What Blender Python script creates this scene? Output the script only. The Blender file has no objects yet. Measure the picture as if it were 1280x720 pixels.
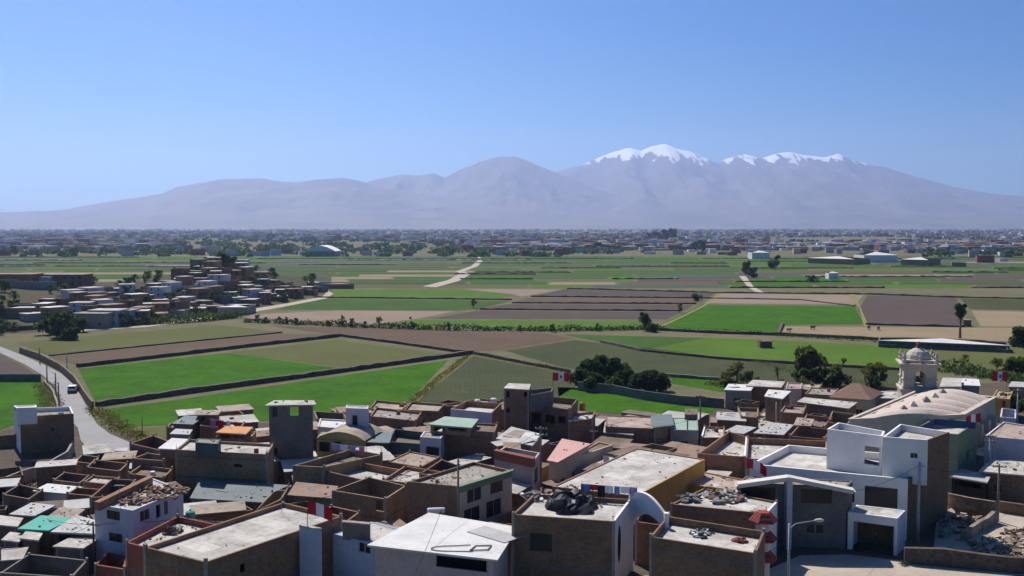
import bpy, math, random
from mathutils import Vector, noise
R = math.radians
C = bpy.context.scene.collection
SC = bpy.context.scene
rnd = random.Random(7)
# ---------------------------------------------------------------- camera, sky, sun, exposure
H, F, PX, PY, HZ = 36.0, 1256.0, 640.0, 360.0, 282.0
TH = math.atan((PY - HZ) / F)
cam = bpy.data.cameras.new('camera'); co = bpy.data.objects.new('camera', cam); C.objects.link(co)
co.location = (0, 0, H); co.rotation_euler = (math.pi / 2 - TH, 0, 0)
cam.sensor_width = 36; cam.lens = F / 1280 * 36; cam.clip_start = 0.5; cam.clip_end = 90000
SC.camera = co
SUN_EL, SUN_AZ = R(50), R(-26)          # azimuth from +Y, negative is towards -X
w = bpy.data.worlds.new('World'); SC.world = w; w.use_nodes = True
nt = w.node_tree; nt.nodes.clear()
sky = nt.nodes.new('ShaderNodeTexSky'); sky.sky_type = 'NISHITA'; sky.sun_disc = False
sky.sun_elevation = SUN_EL; sky.sun_rotation = SUN_AZ; sky.altitude = 2300; sky.air_density = 1.0; sky.dust_density = 5.5; sky.ozone_density = 2.5
bg = nt.nodes.new('ShaderNodeBackground'); bg.inputs[1].default_value = 0.061
ow = nt.nodes.new('ShaderNodeOutputWorld')
tn = nt.nodes.new('ShaderNodeMix'); tn.data_type = 'RGBA'; tn.blend_type = 'MULTIPLY'; tn.inputs[0].default_value = 1; tn.inputs[7].default_value = (.56, .93, 1.05, 1)
hs = nt.nodes.new('ShaderNodeHueSaturation'); hs.inputs['Saturation'].default_value = 1.85
nt.links.new(sky.outputs[0], hs.inputs['Color']); nt.links.new(hs.outputs[0], tn.inputs[6]); nt.links.new(tn.outputs[2], bg.inputs[0]); nt.links.new(bg.outputs[0], ow.inputs[0])
sl = bpy.data.lights.new('sun', 'SUN'); so = bpy.data.objects.new('sun', sl); C.objects.link(so)
sl.energy = 4.8; sl.angle = R(0.5); sl.color = (1, 0.94, 0.86)
sd = Vector((math.sin(SUN_AZ) * math.cos(SUN_EL), math.cos(SUN_AZ) * math.cos(SUN_EL), math.sin(SUN_EL)))
so.rotation_euler = sd.to_track_quat('Z', 'Y').to_euler()
SC.view_settings.view_transform = 'Standard'; SC.view_settings.look = 'None'
SC.view_settings.exposure = 0.45; SC.view_settings.gamma = 1
SC.cycles.use_denoising = True; SC.cycles.max_bounces = 4; SC.cycles.diffuse_bounces = 2; SC.cycles.volume_bounces = 1
SC.cycles.use_adaptive_sampling = True; SC.cycles.adaptive_threshold = 0.02
HAZE_D = 0.66e-4

# ---------------------------------------------------------------- projection: photograph pixel -> point of the place
def ray(px, py):
    u = (px - PX) / F; v = (PY - py) / F
    return Vector((u, math.cos(TH) + math.sin(TH) * v, -math.sin(TH) + math.cos(TH) * v))
def G(px, py, z=0.0):
    d = ray(px, py); t = (z - H) / d.z
    return Vector((d.x * t, d.y * t, z))
def zat(py, Y):                          # height seen at image row py at distance Y
    d = ray(640, py); return H + d.z / d.y * Y

# ---------------------------------------------------------------- materials
MATS = {}
def _m(name):
    m = bpy.data.materials.new(name); m.use_nodes = True
    n = m.node_tree; b = n.nodes['Principled BSDF']; return m, n, b
def _noise(n, vec, scale, detail=4, rough=.6):
    t = n.nodes.new('ShaderNodeTexNoise'); t.inputs['Scale'].default_value = scale; t.inputs['Detail'].default_value = detail
    t.inputs['Roughness'].default_value = rough; n.links.new(vec, t.inputs['Vector']); return t.outputs['Fac']
def _ramp(n, fac, a, b):
    r = n.nodes.new('ShaderNodeMapRange'); r.inputs['From Min'].default_value = a; r.inputs['From Max'].default_value = b
    n.links.new(fac, r.inputs['Value']); return r.outputs[0]
def _mix(n, fac, a, b, mode='MIX'):
    x = n.nodes.new('ShaderNodeMix'); x.data_type = 'RGBA'; x.blend_type = mode
    if hasattr(fac, 'node'): n.links.new(fac, x.inputs[0])
    else: x.inputs[0].default_value = fac
    for v, s in ((a, 6), (b, 7)):
        if hasattr(v, 'node'): n.links.new(v, x.inputs[s])
        else: x.inputs[s].default_value = (*v[:3], 1)
    return x.outputs[2]
def mat(name, c1, c2=None, c3=None, s1=.35, s2=3.0, rough=.9, kind='plain', bump=.3, metal=0, spec=None):
    if spec is None: spec = .02 if (name.startswith(('crop', 'soil', 'stubble', 'dirt', 'town', 'ground', 'verge', 'hill')) ) else .15
    if name in MATS: return MATS[name]
    m, n, b = _m(name); MATS[name] = m
    c2 = c2 or tuple(x * .75 for x in c1); c3 = c3 or tuple(min(1, x * 1.2) for x in c1)
    geo = n.nodes.new('ShaderNodeNewGeometry'); pos = geo.outputs['Position']
    tc = n.nodes.new('ShaderNodeTexCoord'); uv = tc.outputs['UV']
    big = _ramp(n, _noise(n, pos, s1, 5, .65), .35, .65)
    fine = _ramp(n, _noise(n, pos, s2, 5, .7), .3, .7)
    col = _mix(n, big, c1, c2)
    f2 = n.nodes.new('ShaderNodeMath'); f2.operation = 'MULTIPLY'; f2.inputs[1].default_value = .6; n.links.new(fine, f2.inputs[0])
    col = _mix(n, f2.outputs[0], col, c3)
    hgt = fine
    if kind == 'brick':
        br = n.nodes.new('ShaderNodeTexBrick'); n.links.new(uv, br.inputs['Vector'])
        br.inputs['Scale'].default_value = 1; br.inputs['Brick Width'].default_value = .3; br.inputs['Row Height'].default_value = .13
        br.inputs['Mortar Size'].default_value = .022; br.inputs['Mortar Smooth'].default_value = .2
        br.inputs['Color1'].default_value = (1, 1, 1, 1); br.inputs['Color2'].default_value = (.55, .5, .5, 1); br.inputs['Mortar'].default_value = (1.25, 1.3, 1.3, 1)
        br.inputs['Bias'].default_value = -.2
        col = _mix(n, .85, col, br.outputs['Color'], 'MULTIPLY'); hgt = br.outputs['Fac']
    if kind in ('tin', 'tile', 'rows', 'block', 'rowsx'):
        wv = n.nodes.new('ShaderNodeTexWave'); wv.wave_type = 'BANDS'
        wv.inputs['Scale'].default_value = {'tin': 2.6, 'tile': 1.0, 'rows': .35, 'rowsx': .3, 'block': 1.3}[kind]
        wv.inputs['Distortion'].default_value = {'tin': .3, 'tile': .6, 'rows': 6, 'rowsx': 7, 'block': .2}[kind]
        wv.inputs['Detail Scale'].default_value = .3 if kind.startswith('rows') else 1
        wv.bands_direction = 'X' if kind in ('tin', 'rowsx') else 'Y'
        if kind == 'rows':
            mp = n.nodes.new('ShaderNodeMapping'); mp.inputs['Rotation'].default_value = (0, 0, .62); n.links.new(pos, mp.inputs[0]); n.links.new(mp.outputs[0], wv.inputs[0])
        else: n.links.new(uv if kind != 'rowsx' else pos, wv.inputs[0])
        k = {'tin': .86, 'tile': .6, 'rows': .80, 'rowsx': .90, 'block': .8}[kind]
        col = _mix(n, wv.outputs['Fac'], _mix(n, 1.0, col, (k, k, k), 'MULTIPLY'), col)
        hgt = wv.outputs['Fac']
    if kind == 'roof':      # stained flat roofs: blotches of dust and dark patches with slab joints
        v = n.nodes.new('ShaderNodeTexVoronoi'); v.inputs['Scale'].default_value = .28; v.inputs['Randomness'].default_value = .9; n.links.new(pos, v.inputs['Vector'])
        st = _ramp(n, _noise(n, pos, .9, 6, .75), .5, .68)
        st2 = n.nodes.new('ShaderNodeMath'); st2.operation = 'MULTIPLY'; st2.inputs[1].default_value = .75; n.links.new(st, st2.inputs[0])
        col = _mix(n, st2.outputs[0], col, tuple(x * .45 for x in c1))
        pb = n.nodes.new('ShaderNodeTexBrick'); mpp = n.nodes.new('ShaderNodeMapping'); mpp.inputs['Rotation'].default_value = (0, 0, .65); n.links.new(pos, mpp.inputs[0]); n.links.new(mpp.outputs[0], pb.inputs['Vector'])
        for kk, vv in (('Scale', 1), ('Brick Width', 3.1), ('Row Height', 2.2), ('Mortar Size', .04), ('Mortar Smooth', .6)): pb.inputs[kk].default_value = vv
        pb.inputs['Color1'].default_value = (1, 1, 1, 1); pb.inputs['Color2'].default_value = (.66, .64, .62, 1); pb.inputs['Mortar'].default_value = (.5, .48, .46, 1)
        col = _mix(n, .8, col, pb.outputs['Color'], 'MULTIPLY')
        bw_ = n.nodes.new('ShaderNodeRGBToBW'); n.links.new(v.outputs['Color'], bw_.inputs[0]); sc_ = _mix(n, .35, (1, 1, 1), bw_.outputs[0]); col = _mix(n, .5, col, sc_, 'MULTIPLY')
    if kind == 'stone':
        v = n.nodes.new('ShaderNodeTexVoronoi'); v.inputs['Scale'].default_value = 2.2; n.links.new(pos, v.inputs['Vector'])
        bw = n.nodes.new('ShaderNodeRGBToBW'); n.links.new(v.outputs['Color'], bw.inputs[0])
        col = _mix(n, bw.outputs[0], _mix(n, 1., col, (.5, .48, .45), 'MULTIPLY'), col); hgt = v.outputs['Distance']
    n.links.new(col, b.inputs['Base Color'])
    b.inputs['Roughness'].default_value = rough; b.inputs['Metallic'].default_value = metal; b.inputs['Specular IOR Level'].default_value = spec
    if bump:
        bp = n.nodes.new('ShaderNodeBump'); bp.inputs['Strength'].default_value = bump; bp.inputs['Distance'].default_value = .05
        n.links.new(hgt, bp.inputs['Height']); n.links.new(bp.outputs[0], b.inputs['Normal'])
    return m
M = {}
def D(k, *a, **kw): M[k] = mat(k, *a, **kw)
D('brick', (.26, .13, .078), (.14, .078, .05), (.36, .22, .14), s1=.5, kind='brick')
D('brick_dark', (.19, .108, .068), (.10, .065, .046), (.28, .19, .125), s1=.5, kind='brick')
D('brick_tan', (.265, .18, .105), (.15, .105, .065), (.35, .25, .155), s1=.5, kind='brick')
D('brick_grey', (.16, .14, .12), (.10, .09, .08), (.21, .185, .16), kind='brick')
D('brick_red', (.24, .07, .045), (.17, .06, .04), (.28, .12, .09), kind='brick')
D('cement', (.28, .255, .22), (.20, .185, .16), (.35, .325, .285), s1=.5)
D('cement_dark', (.15, .145, .135), (.085, .083, .08), (.21, .20, .185), s1=.5)
D('white', (.74, .73, .72), (.62, .61, .6), (.78, .77, .76), s1=.4, bump=.05)
D('offwhite', (.58, .55, .5), (.46, .43, .39), (.66, .62, .57), s1=.5, bump=.1)
D('lavender', (.50, .50, .58), (.40, .40, .47), (.57, .57, .63), s1=.5, bump=.1)
D('bluewall', (.30, .38, .52), (.22, .29, .41), (.40, .47, .58), bump=.1)
D('blue_dark', (.03, .06, .17), (.02, .05, .13), (.05, .08, .2), bump=.1)
D('teal', (.075, .11, .11), (.05, .075, .078), (.11, .15, .145), bump=.1)
D('green_wall', (.17, .23, .15), (.12, .17, .11), (.23, .29, .2), bump=.1)
D('cream', (.50, .43, .32), (.40, .34, .26), (.57, .5, .39), bump=.1)
D('ochre', (.42, .23, .06), (.30, .17, .05), (.48, .3, .1), bump=.15)
D('yellow', (.42, .33, .12), (.33, .26, .1), (.5, .42, .2), bump=.1)
D('pink', (.52, .30, .26), (.44, .25, .22), (.58, .38, .33), bump=.1)
D('pinkwall', (.42, .36, .35), (.33, .28, .28), (.5, .44, .42), bump=.1)
D('orange', (.55, .24, .09), (.42, .2, .09), (.6, .33, .16), bump=.1)
D('roof', (.36, .325, .28), (.20, .175, .15), (.48, .44, .39), kind='roof')
D('roof_pale', (.60, .565, .51), (.40, .37, .33), (.68, .65, .60), kind='roof')
D('roof_tan', (.42, .34, .27), (.33, .26, .2), (.48, .41, .34), kind='roof')
D('roof_pink', (.46, .36, .30), (.33, .25, .205), (.54, .45, .39), kind='roof')
D('roof_brown', (.22, .17, .13), (.15, .115, .09), (.3, .24, .19), kind='roof')
D('tin', (.42, .42, .41), (.30, .28, .26), (.5, .49, .47), kind='tin', rough=.6)
D('tin_white', (.64, .63, .61), (.46, .45, .43), (.72, .71, .69), s1=.3, kind='tin', rough=.8)
D('tin_green', (.05, .36, .27), (.04, .28, .22), (.09, .42, .32), kind='tin', rough=.6)
D('tin_pale_green', (.28, .40, .31), (.21, .31, .25), (.36, .46, .38), kind='tin', rough=.7)
D('tin_teal', (.14, .17, .17), (.09, .115, .12), (.2, .23, .225), kind='tin', rough=.6)
D('tin_rust', (.27, .17, .12), (.17, .11, .08), (.36, .27, .2), kind='tin', rough=.8)
D('tile', (.30, .17, .12), (.22, .13, .10), (.36, .22, .16), kind='tile')
D('tile_pink', (.58, .33, .29), (.48, .28, .25), (.62, .4, .35), kind='tin')
D('tile_red', (.30, .06, .05), (.22, .05, .04), (.36, .1, .08), kind='tile')
D('sillar', (.56, .48, .39), (.42, .36, .30), (.64, .57, .48), s1=.6, kind='block', bump=.25)
D('church_roof', (.54, .44, .37), (.40, .32, .27), (.62, .53, .46), s1=.25, bump=.15)
D('church_band', (.20, .15, .13), bump=.1)
D('adobe', (.25, .18, .12), (.18, .13, .09), (.32, .24, .17), s1=.8, kind='stone')
D('stone', (.125, .098, .078), (.08, .062, .05), (.19, .155, .125), kind='stone', bump=.6)
D('stone_pale', (.34, .30, .25), (.25, .21, .17), (.42, .38, .32), kind='stone', bump=.6)
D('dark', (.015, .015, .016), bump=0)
D('glass', (.016, .019, .02), (.01, .011, .012), (.028, .03, .03), rough=.3, bump=0, spec=.25)
D('wood', (.16, .10, .06), (.10, .07, .045), (.24, .17, .11), s1=2)
D('wood_pale', (.40, .32, .22), (.3, .24, .17), (.48, .4, .3), s1=2)
D('metal', (.35, .36, .37), (.25, .25, .25), rough=.5, metal=.4, bump=0)
D('pole', (.20, .17, .14), (.14, .12, .10), (.27, .24, .2), s1=2, bump=.1)
D('pole_grey', (.42, .42, .42), (.32, .32, .31), (.48, .48, .47), s1=2, bump=.05)
D('door', (.12, .055, .035), (.08, .04, .025), (.15, .08, .05), bump=.1)
D('black_tarp', (.012, .013, .018), (.02, .022, .028), (.03, .032, .04), rough=.45)
D('red_cloth', (.50, .02, .03), (.42, .015, .025), (.55, .04, .05), bump=.05)
D('white_cloth', (.78, .77, .78), (.7, .69, .72), bump=.05)
D('pink_cloth', (.6, .2, .38), bump=.05)
D('blue_cloth', (.22, .3, .52), bump=.05)
D('green_cloth', (.03, .28, .18), bump=.05)
D('purple_cloth', (.42, .33, .55), bump=.05)
D('road', (.27, .26, .255), (.21, .205, .20), (.32, .31, .30), s1=.15, s2=1.5, bump=.1)
D('dirt', (.25, .20, .155), (.17, .135, .105), (.33, .28, .22), s1=.12, s2=1.2, bump=.4)
D('dirt_pale', (.40, .345, .275), (.27, .23, .18), (.5, .44, .37), s1=.2, s2=1.6, bump=.3)
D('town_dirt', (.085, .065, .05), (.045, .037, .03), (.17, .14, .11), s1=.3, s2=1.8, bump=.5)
D('ground', (.13, .12, .065), (.07, .085, .035), (.20, .165, .11), s1=.012, s2=.15, bump=0)
D('water_grey', (.2, .22, .23), rough=.3, bump=0)
# crops: base colours of leaf and soil
D('crop_bright', (.040, .130, .006), (.018, .070, .005), (.080, .165, .018), s1=.09, s2=.6, kind='rows', bump=.6)
D('crop_mid', (.050, .105, .02), (.036, .078, .017), (.08, .135, .033), s1=.05, s2=1.0, kind='rows', bump=.5)
D('crop_dull', (.060, .070, .033), (.036, .045, .023), (.092, .098, .05), s1=.05, s2=.9, kind='rowsx', bump=.4)
D('crop_olive', (.118, .112, .045), (.10, .086, .04), (.105, .15, .042), s1=.03, s2=.5, kind='rows', bump=.4)
D('crop_lime', (.072, .145, .018), (.05, .105, .015), (.11, .175, .03), s1=.05, s2=.9, kind='rowsx', bump=.4)
D('soil_purple', (.098, .074, .066), (.075, .058, .053), (.125, .098, .084), s1=.05, s2=1., kind='rows', bump=.5)
D('soil_brown', (.12, .083, .058), (.09, .065, .047), (.15, .112, .08), s1=.05, s2=1., kind='rowsx', bump=.5)
D('stubble', (.25, .19, .115), (.20, .15, .09), (.31, .25, .165), s1=.04, s2=.8, kind='rowsx', bump=.3)
D('stubble_pink', (.235, .175, .135), (.19, .145, .11), (.28, .22, .175), s1=.04, s2=.8, bump=.3)
D('crop_blue', (.062, .098, .068), (.05, .08, .055), (.085, .12, .08), s1=.05, s2=.9, kind='rowsx', bump=.4)
D('verge', (.20, .19, .06), (.14, .15, .045), (.28, .25, .10), s1=.2, s2=1.5, bump=.5)
def leafmat(k, c):
    m, n, b = _m(k); MATS[k] = m; M[k] = m
    geo = n.nodes.new('ShaderNodeNewGeometry')
    a = _ramp(n, _noise(n, geo.outputs['Position'], .5, 3), .35, .65)
    col = _mix(n, a, c, tuple(x * 1.7 for x in c))
    wn = n.nodes.new('ShaderNodeMix'); wn.data_type = 'RGBA'; wn.blend_type = 'MULTIPLY'; wn.inputs[0].default_value = 1
    rr = _ramp(n, geo.outputs['Random Per Island'], -.8, 1)
    n.links.new(col, wn.inputs[6]); n.links.new(rr, wn.inputs[7])
    n.links.new(wn.outputs[2], b.inputs['Base Color']); b.inputs['Roughness'].default_value = .7; b.inputs['Specular IOR Level'].default_value = .2
    tr = n.nodes.new('ShaderNodeBsdfTranslucent'); n.links.new(_mix(n, 1.0, wn.outputs[2], (1.5, 1.6, .7), 'MULTIPLY'), tr.inputs[0]); ms = n.nodes.new('ShaderNodeMixShader'); ms.inputs[0].default_value = .42
    n.links.new(b.outputs[0], ms.inputs[1]); n.links.new(tr.outputs[0], ms.inputs[2]); n.links.new(ms.outputs[0], n.nodes['Material Output'].inputs['Surface'])
leafmat('leaf_dark', (.024, .050, .014)); leafmat('leaf_mid', (.040, .070, .018)); leafmat('leaf_olive', (.085, .092, .032))
leafmat('leaf_yellow', (.095, .092, .032)); leafmat('leaf_brown', (.085, .065, .035))

# ---------------------------------------------------------------- mesh building
class MB:
    def __init__(s): s.v = []; s.f = []; s.mi = []
    def face(s, pts, mi=0):
        i = len(s.v); s.v += [Vector(p) for p in pts]; s.f.append(list(range(i, i + len(pts)))); s.mi.append(mi)
    def prism(s, poly, z0, z1, mi=0, bottom=True):
        p = [Vector((a[0], a[1], 0)) for a in poly]; n = len(p); i = len(s.v)
        s.v += [Vector((a.x, a.y, z0)) for a in p] + [Vector((a.x, a.y, z1)) for a in p]
        s.f.append([i + n + k for k in range(n)]); s.mi.append(mi)
        if bottom: s.f.append([i + k for k in reversed(range(n))]); s.mi.append(mi)
        for k in range(n):
            s.f.append([i + k, i + (k + 1) % n, i + n + (k + 1) % n, i + n + k]); s.mi.append(mi)
    def box(s, c, sx, sy, sz, rz=0, tilt=(0, 0), mi=0, jit=0):
        c = Vector(c); cs, sn = math.cos(rz), math.sin(rz); i = len(s.v)
        for z in (0, 1):
            for x, y in ((-.5, -.5), (.5, -.5), (.5, .5), (-.5, .5)):
                X, Y = x * sx, y * sy; zz = z * sz + X * tilt[0] + Y * tilt[1]
                j = Vector((rnd.uniform(-jit, jit), rnd.uniform(-jit, jit), rnd.uniform(-jit, jit))) if jit else Vector((0, 0, 0))
                s.v.append(c + Vector((X * cs - Y * sn, X * sn + Y * cs, zz)) + j)
        for f in ((0, 3, 2, 1), (4, 5, 6, 7), (0, 1, 5, 4), (1, 2, 6, 5), (2, 3, 7, 6), (3, 0, 4, 7)):
            s.f.append([i + k for k in f]); s.mi.append(mi)
    def bar(s, a, b, wd, hd=None, mi=0):      # box along a->b
        a, b = Vector(a), Vector(b); hd = hd or wd; d = (b - a).normalized()
        up = Vector((0, 0, 1)) if abs(d.z) < .95 else Vector((1, 0, 0))
        x = d.cross(up).normalized() * wd / 2; y = d.cross(x).normalized() * hd / 2; i = len(s.v)
        for p in (a, b): s.v += [p - x - y, p + x - y, p + x + y, p - x + y]
        for f in ((0, 1, 2, 3), (7, 6, 5, 4), (0, 4, 5, 1), (1, 5, 6, 2), (2, 6, 7, 3), (3, 7, 4, 0)):
            s.f.append([i + k for k in f]); s.mi.append(mi)
    def tube(s, pts, rads, n=8, mi=0, cap=True):
        pts = [Vector(p) for p in pts]; base = len(s.v); m = len(pts)
        for k, p in enumerate(pts):
            d = (pts[min(k + 1, m - 1)] - pts[max(k - 1, 0)]).normalized()
            up = Vector((0, 0, 1)) if abs(d.z) < .9 else Vector((1, 0, 0))
            x = d.cross(up).normalized(); y = d.cross(x).normalized()
            for j in range(n):
                a = 2 * math.pi * j / n; s.v.append(p + (x * math.cos(a) + y * math.sin(a)) * rads[k])
        for k in range(m - 1):
            for j in range(n):
                a, b = base + k * n + j, base + k * n + (j + 1) % n
                s.f.append([a, b, b + n, a + n]); s.mi.append(mi)
        if cap:
            s.f.append([base + j for j in reversed(range(n))]); s.f.append([base + (m - 1) * n + j for j in range(n)]); s.mi += [mi, mi]
    def lathe(s, c, prof, n=12, mi=0, a0=0):   # prof: (r, z)
        c = Vector(c); base = len(s.v); m = len(prof)
        for r, z in prof:
            for j in range(n):
                a = a0 + 2 * math.pi * j / n; s.v.append(c + Vector((r * math.cos(a), r * math.sin(a), z)))
        for k in range(m - 1):
            for j in range(n):
                a, b = base + k * n + j, base + k * n + (j + 1) % n
                s.f.append([a, b, b + n, a + n]); s.mi.append(mi)
        s.f.append([base + j for j in reversed(range(n))]); s.f.append([base + (m - 1) * n + j for j in range(n)]); s.mi += [mi, mi]
    def mesh(s, name, mats, org=Vector((0, 0, 0))):
        me = bpy.data.meshes.new(name); me.from_pydata([tuple(v - org) for v in s.v], [], s.f)
        for m in mats: me.materials.append(m)
        if any(s.mi): me.polygons.foreach_set('material_index', s.mi)
        if len(s.f) < 60000:
            uv = me.uv_layers.new(name='UVMap'); d = uv.data
            for p in me.polygons:
                nn = p.normal
                if abs(nn.z) > .6:
                    for li in p.loop_indices:
                        q = me.vertices[me.loops[li].vertex_index].co; d[li].uv = (q.x, q.y)
                else:
                    t = Vector((-nn.y, nn.x)); t = t.normalized() if t.length > 1e-6 else Vector((1, 0))
                    for li in p.loop_indices:
                        q = me.vertices[me.loops[li].vertex_index].co; d[li].uv = (q.x * t.x + q.y * t.y, q.z)
        return me
    def build(s, name, m, parent=None, smooth=False, org=None):
        if not s.f: return None
        if org is None: org = rootloc(parent) if parent else Vector((0, 0, 0))
        ms = m if isinstance(m, (list, tuple)) else [m]
        ms = [M[x] if isinstance(x, str) else x for x in ms]
        me = s.mesh(name, ms, org)
        if smooth: me.polygons.foreach_set('use_smooth', [True] * len(me.polygons))
        o = bpy.data.objects.new(name, me); C.objects.link(o)
        if parent: o.parent = parent
        else: o.location = org
        return o
def rootloc(o):
    v = Vector((0, 0, 0))
    while o: v += Vector(o.location); o = o.parent
    return v
def tag(o, label=None, cat=None, group=None, kind=None):
    if label: o['label'] = label
    if cat: o['category'] = cat
    if group: o['group'] = group
    if kind: o['kind'] = kind
    return o
def root(name, loc, label, cat, group=None):
    o = bpy.data.objects.new(name, None); o.empty_display_size = .3; C.objects.link(o); o.location = loc
    return tag(o, label, cat, group)
def kids(o): return [c for c in bpy.data.objects if c.parent == o]
def dup(src, loc, rz=0, sc=1, label=None, group=None, tree=None):
    def cp(o, par):
        c = o.copy(); C.objects.link(c); c.parent = par
        for ch in tree.get(o.name, ()): cp(ch, c)
        return c
    r = cp(src, None); r.location = loc; r.rotation_euler = (0, 0, rz); r.scale = (sc, sc, sc) if not hasattr(sc, '__len__') else sc
    if label: r['label'] = label
    if group: r['group'] = group
    return r
def family(o):
    t = {}
    def go(x):
        t[x.name] = kids(x)
        for c in t[x.name]: go(c)
    go(o); return t

def inset(poly, d):
    n = len(poly); out = []
    for i in range(n):
        a, b, c = Vector(poly[i - 1]).xy, Vector(poly[i]).xy, Vector(poly[(i + 1) % n]).xy
        e1 = (b - a).normalized(); e2 = (c - b).normalized()
        n1 = Vector((-e1.y, e1.x)); n2 = Vector((-e2.y, e2.x)); k = 1 + n1.dot(n2)
        mt = (n1 + n2) / max(k, .35); out.append(b + mt * d)
    return out
def area(p): return sum(p[i - 1][0] * p[i][1] - p[i][0] * p[i - 1][1] for i in range(len(p))) / 2
def wall(mb, p0, p1, q0, q1, z0, z1, holes=(), top=None, mi=0):
    L = (p1 - p0).length
    ss = sorted({0, L, *[h[0] for h in holes], *[h[1] for h in holes]}); zz = sorted({z0, z1, *[h[2] for h in holes], *[h[3] for h in holes]})
    P = lambda s, z: Vector((*(p0.lerp(p1, s / L)), z)); Q = lambda s, z: Vector((*(q0.lerp(q1, s / L)), z))
    def solid(i, j):
        if i < 0 or j < 0 or i >= len(ss) - 1 or j >= len(zz) - 1: return None
        s, z = (ss[i] + ss[i + 1]) / 2, (zz[j] + zz[j + 1]) / 2
        return not any(h[0] < s < h[1] and h[2] < z < h[3] for h in holes)
    for i in range(len(ss) - 1):
        for j in range(len(zz) - 1):
            if not solid(i, j): continue
            a, b, c, d = ss[i], ss[i + 1], zz[j], zz[j + 1]
            mb.face([P(a, c), P(b, c), P(b, d), P(a, d)], mi); mb.face([Q(b, c), Q(a, c), Q(a, d), Q(b, d)], mi)
            if solid(i, j + 1) is not True: mb.face([P(a, d), P(b, d), Q(b, d), Q(a, d)], mi)
            if solid(i, j - 1) is False: mb.face([P(b, c), P(a, c), Q(a, c), Q(b, c)], mi)
            if solid(i - 1, j) is False: mb.face([P(a, c), P(a, d), Q(a, d), Q(a, c)], mi)
            if solid(i + 1, j) is False: mb.face([P(b, d), P(b, c), Q(b, c), Q(b, d)], mi)
def onwall(p0, p1, px, py):
    e = (p1 - p0).normalized(); n = Vector((e.y, -e.x, 0)); d = ray(px, py); c = Vector((0, 0, H))
    t = (Vector((p0.x, p0.y, 0)) - c).dot(n) / d.dot(n); P = c + d * t
    return (P.xy - p0).dot(e), P.z
BLD = []; ROOFZ = {}
def B(name, label, poly, h, wallm='brick', roofm='roof', par=.5, z0=0, th=.22, em={}, win=(), auto=0, cat='house', frame=True, parent=None, lip=.25, group=None, slope=0):
    """poly: photograph pixels of the top outline at height h, front-left, front-right, back-right, back-left."""
    pts = [G(x, y, h).xy for x, y in poly]
    if area(pts) < 0: print('ORDER', label); pts.reverse()
    c = sum(pts, Vector((0, 0))) / len(pts)
    if parent is None:
        r = root(name, (c.x, c.y, z0), label, cat, group); BLD.append((label, [tuple(p) for p in pts], z0, h))
    else: r = parent
    ins = inset(pts, th); n = len(pts)
    zt = h if par > 0 else h - .18
    holes = {i: [] for i in range(n)}
    for wd in win:
        i, x0, y0, x1, y1, kind = wd
        if y0 == 'm':       # metres: s0,s1 fractions handled below
            continue
        a, b = pts[i], pts[(i + 1) % n]; L = (b - a).length
        s0, za = onwall(a, b, x0, (y0)); s1, zb = onwall(a, b, x1, y1)
        s0, s1 = sorted((s0, s1)); zb, za = sorted((za, zb))
        s0, s1, zb, za = max(.15, s0), min(L - .15, s1), max(z0 + .02, zb), min(zt - .15, za)
        if s1 - s0 > .2 and za - zb > .2: holes[i].append((s0, s1, zb, za, kind))
    if auto:
        for i in range(n):
            a, b = pts[i], pts[(i + 1) % n]; L = (b - a).length; e = (b - a).normalized()
            if holes[i] or Vector((e.y, -e.x)).dot(-c) < 0 or L < 2.6: continue
            k = max(1, int(L / 3.2)); fl = max(1, int(round((h - max(par, 0) - z0) / 3.0)))
            for f in range(fl):
                for j in range(k):
                    if rnd.random() > auto: continue
                    s = (j + .5) * L / k; ww = rnd.uniform(.9, 1.5); zb = z0 + f * 2.9 + 1
                    if f == 0 and rnd.random() < .35: holes[i].append((s - .5, s + .5, z0 + .02, z0 + 2.1, 'd'))
                    elif zb + 1.25 < zt - .3 : holes[i].append((s - ww / 2, s + ww / 2, zb, zb + 1.2, 'w'))
    groups = {}
    for i in range(n):
        m = em.get(i, wallm); mb = groups.setdefault(m, MB())
        wall(mb, pts[i], pts[(i + 1) % n], ins[i], ins[(i + 1) % n], z0, zt, [x[:4] for x in holes[i]])
        e = (pts[(i + 1) % n] - pts[i]).normalized(); nin = Vector((-e.y, e.x))
        for (s0, s1, zb, za, kind) in holes[i]:
            P = lambda s, z, d: Vector((*(pts[i] + e * s + nin * d), z))
            if kind == 'w':
                fr = MB()
                for aa, bb in (((s0, zb), (s1, zb)), ((s1, zb), (s1, za)), ((s1, za), (s0, za)), ((s0, za), (s0, zb)), (((s0 + s1) / 2, zb), ((s0 + s1) / 2, za))):
                    fr.bar(P(aa[0], aa[1], .09), P(bb[0], bb[1], .09), .07)
                fo = fr.build('window', 'metal' if rnd.random() < .5 else 'wood', r)
                g = MB(); g.face([P(s0, zb, .12), P(s1, zb, .12), P(s1, za, .12), P(s0, za, .12)]); g.build('pane', 'glass', fo)
            elif kind == 'd':
                g = MB(); q = [P(s0, zb, .08), P(s1, zb, .08), P(s1, zb, .14), P(s0, zb, .14)]; g.prism(q, zb, za)
                o = g.build('door', rnd.choice(['door', 'wood', 'metal']), r)
            elif kind == 'p':
                g = MB(); q = [P(s0, zb, .06), P(s1, zb, .06), P(s1, zb, .12), P(s0, zb, .12)]; g.prism(q, zb, za)
                g.build('window', 'glass', r)
    for m, mb in groups.items(): mb.build('wall', m, r)
    rf = MB()
    if roofm:
        ROOFZ[label] = h - par if par > 0 else h
        if par > 0:
            ii = inset(pts, th - .01); rf.prism(ii, h - par - .2, h - par)
        else:
            out = inset(pts, -lip); rf.prism(out, h - .178, h)
        rf.build('roof', roofm, r)
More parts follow.
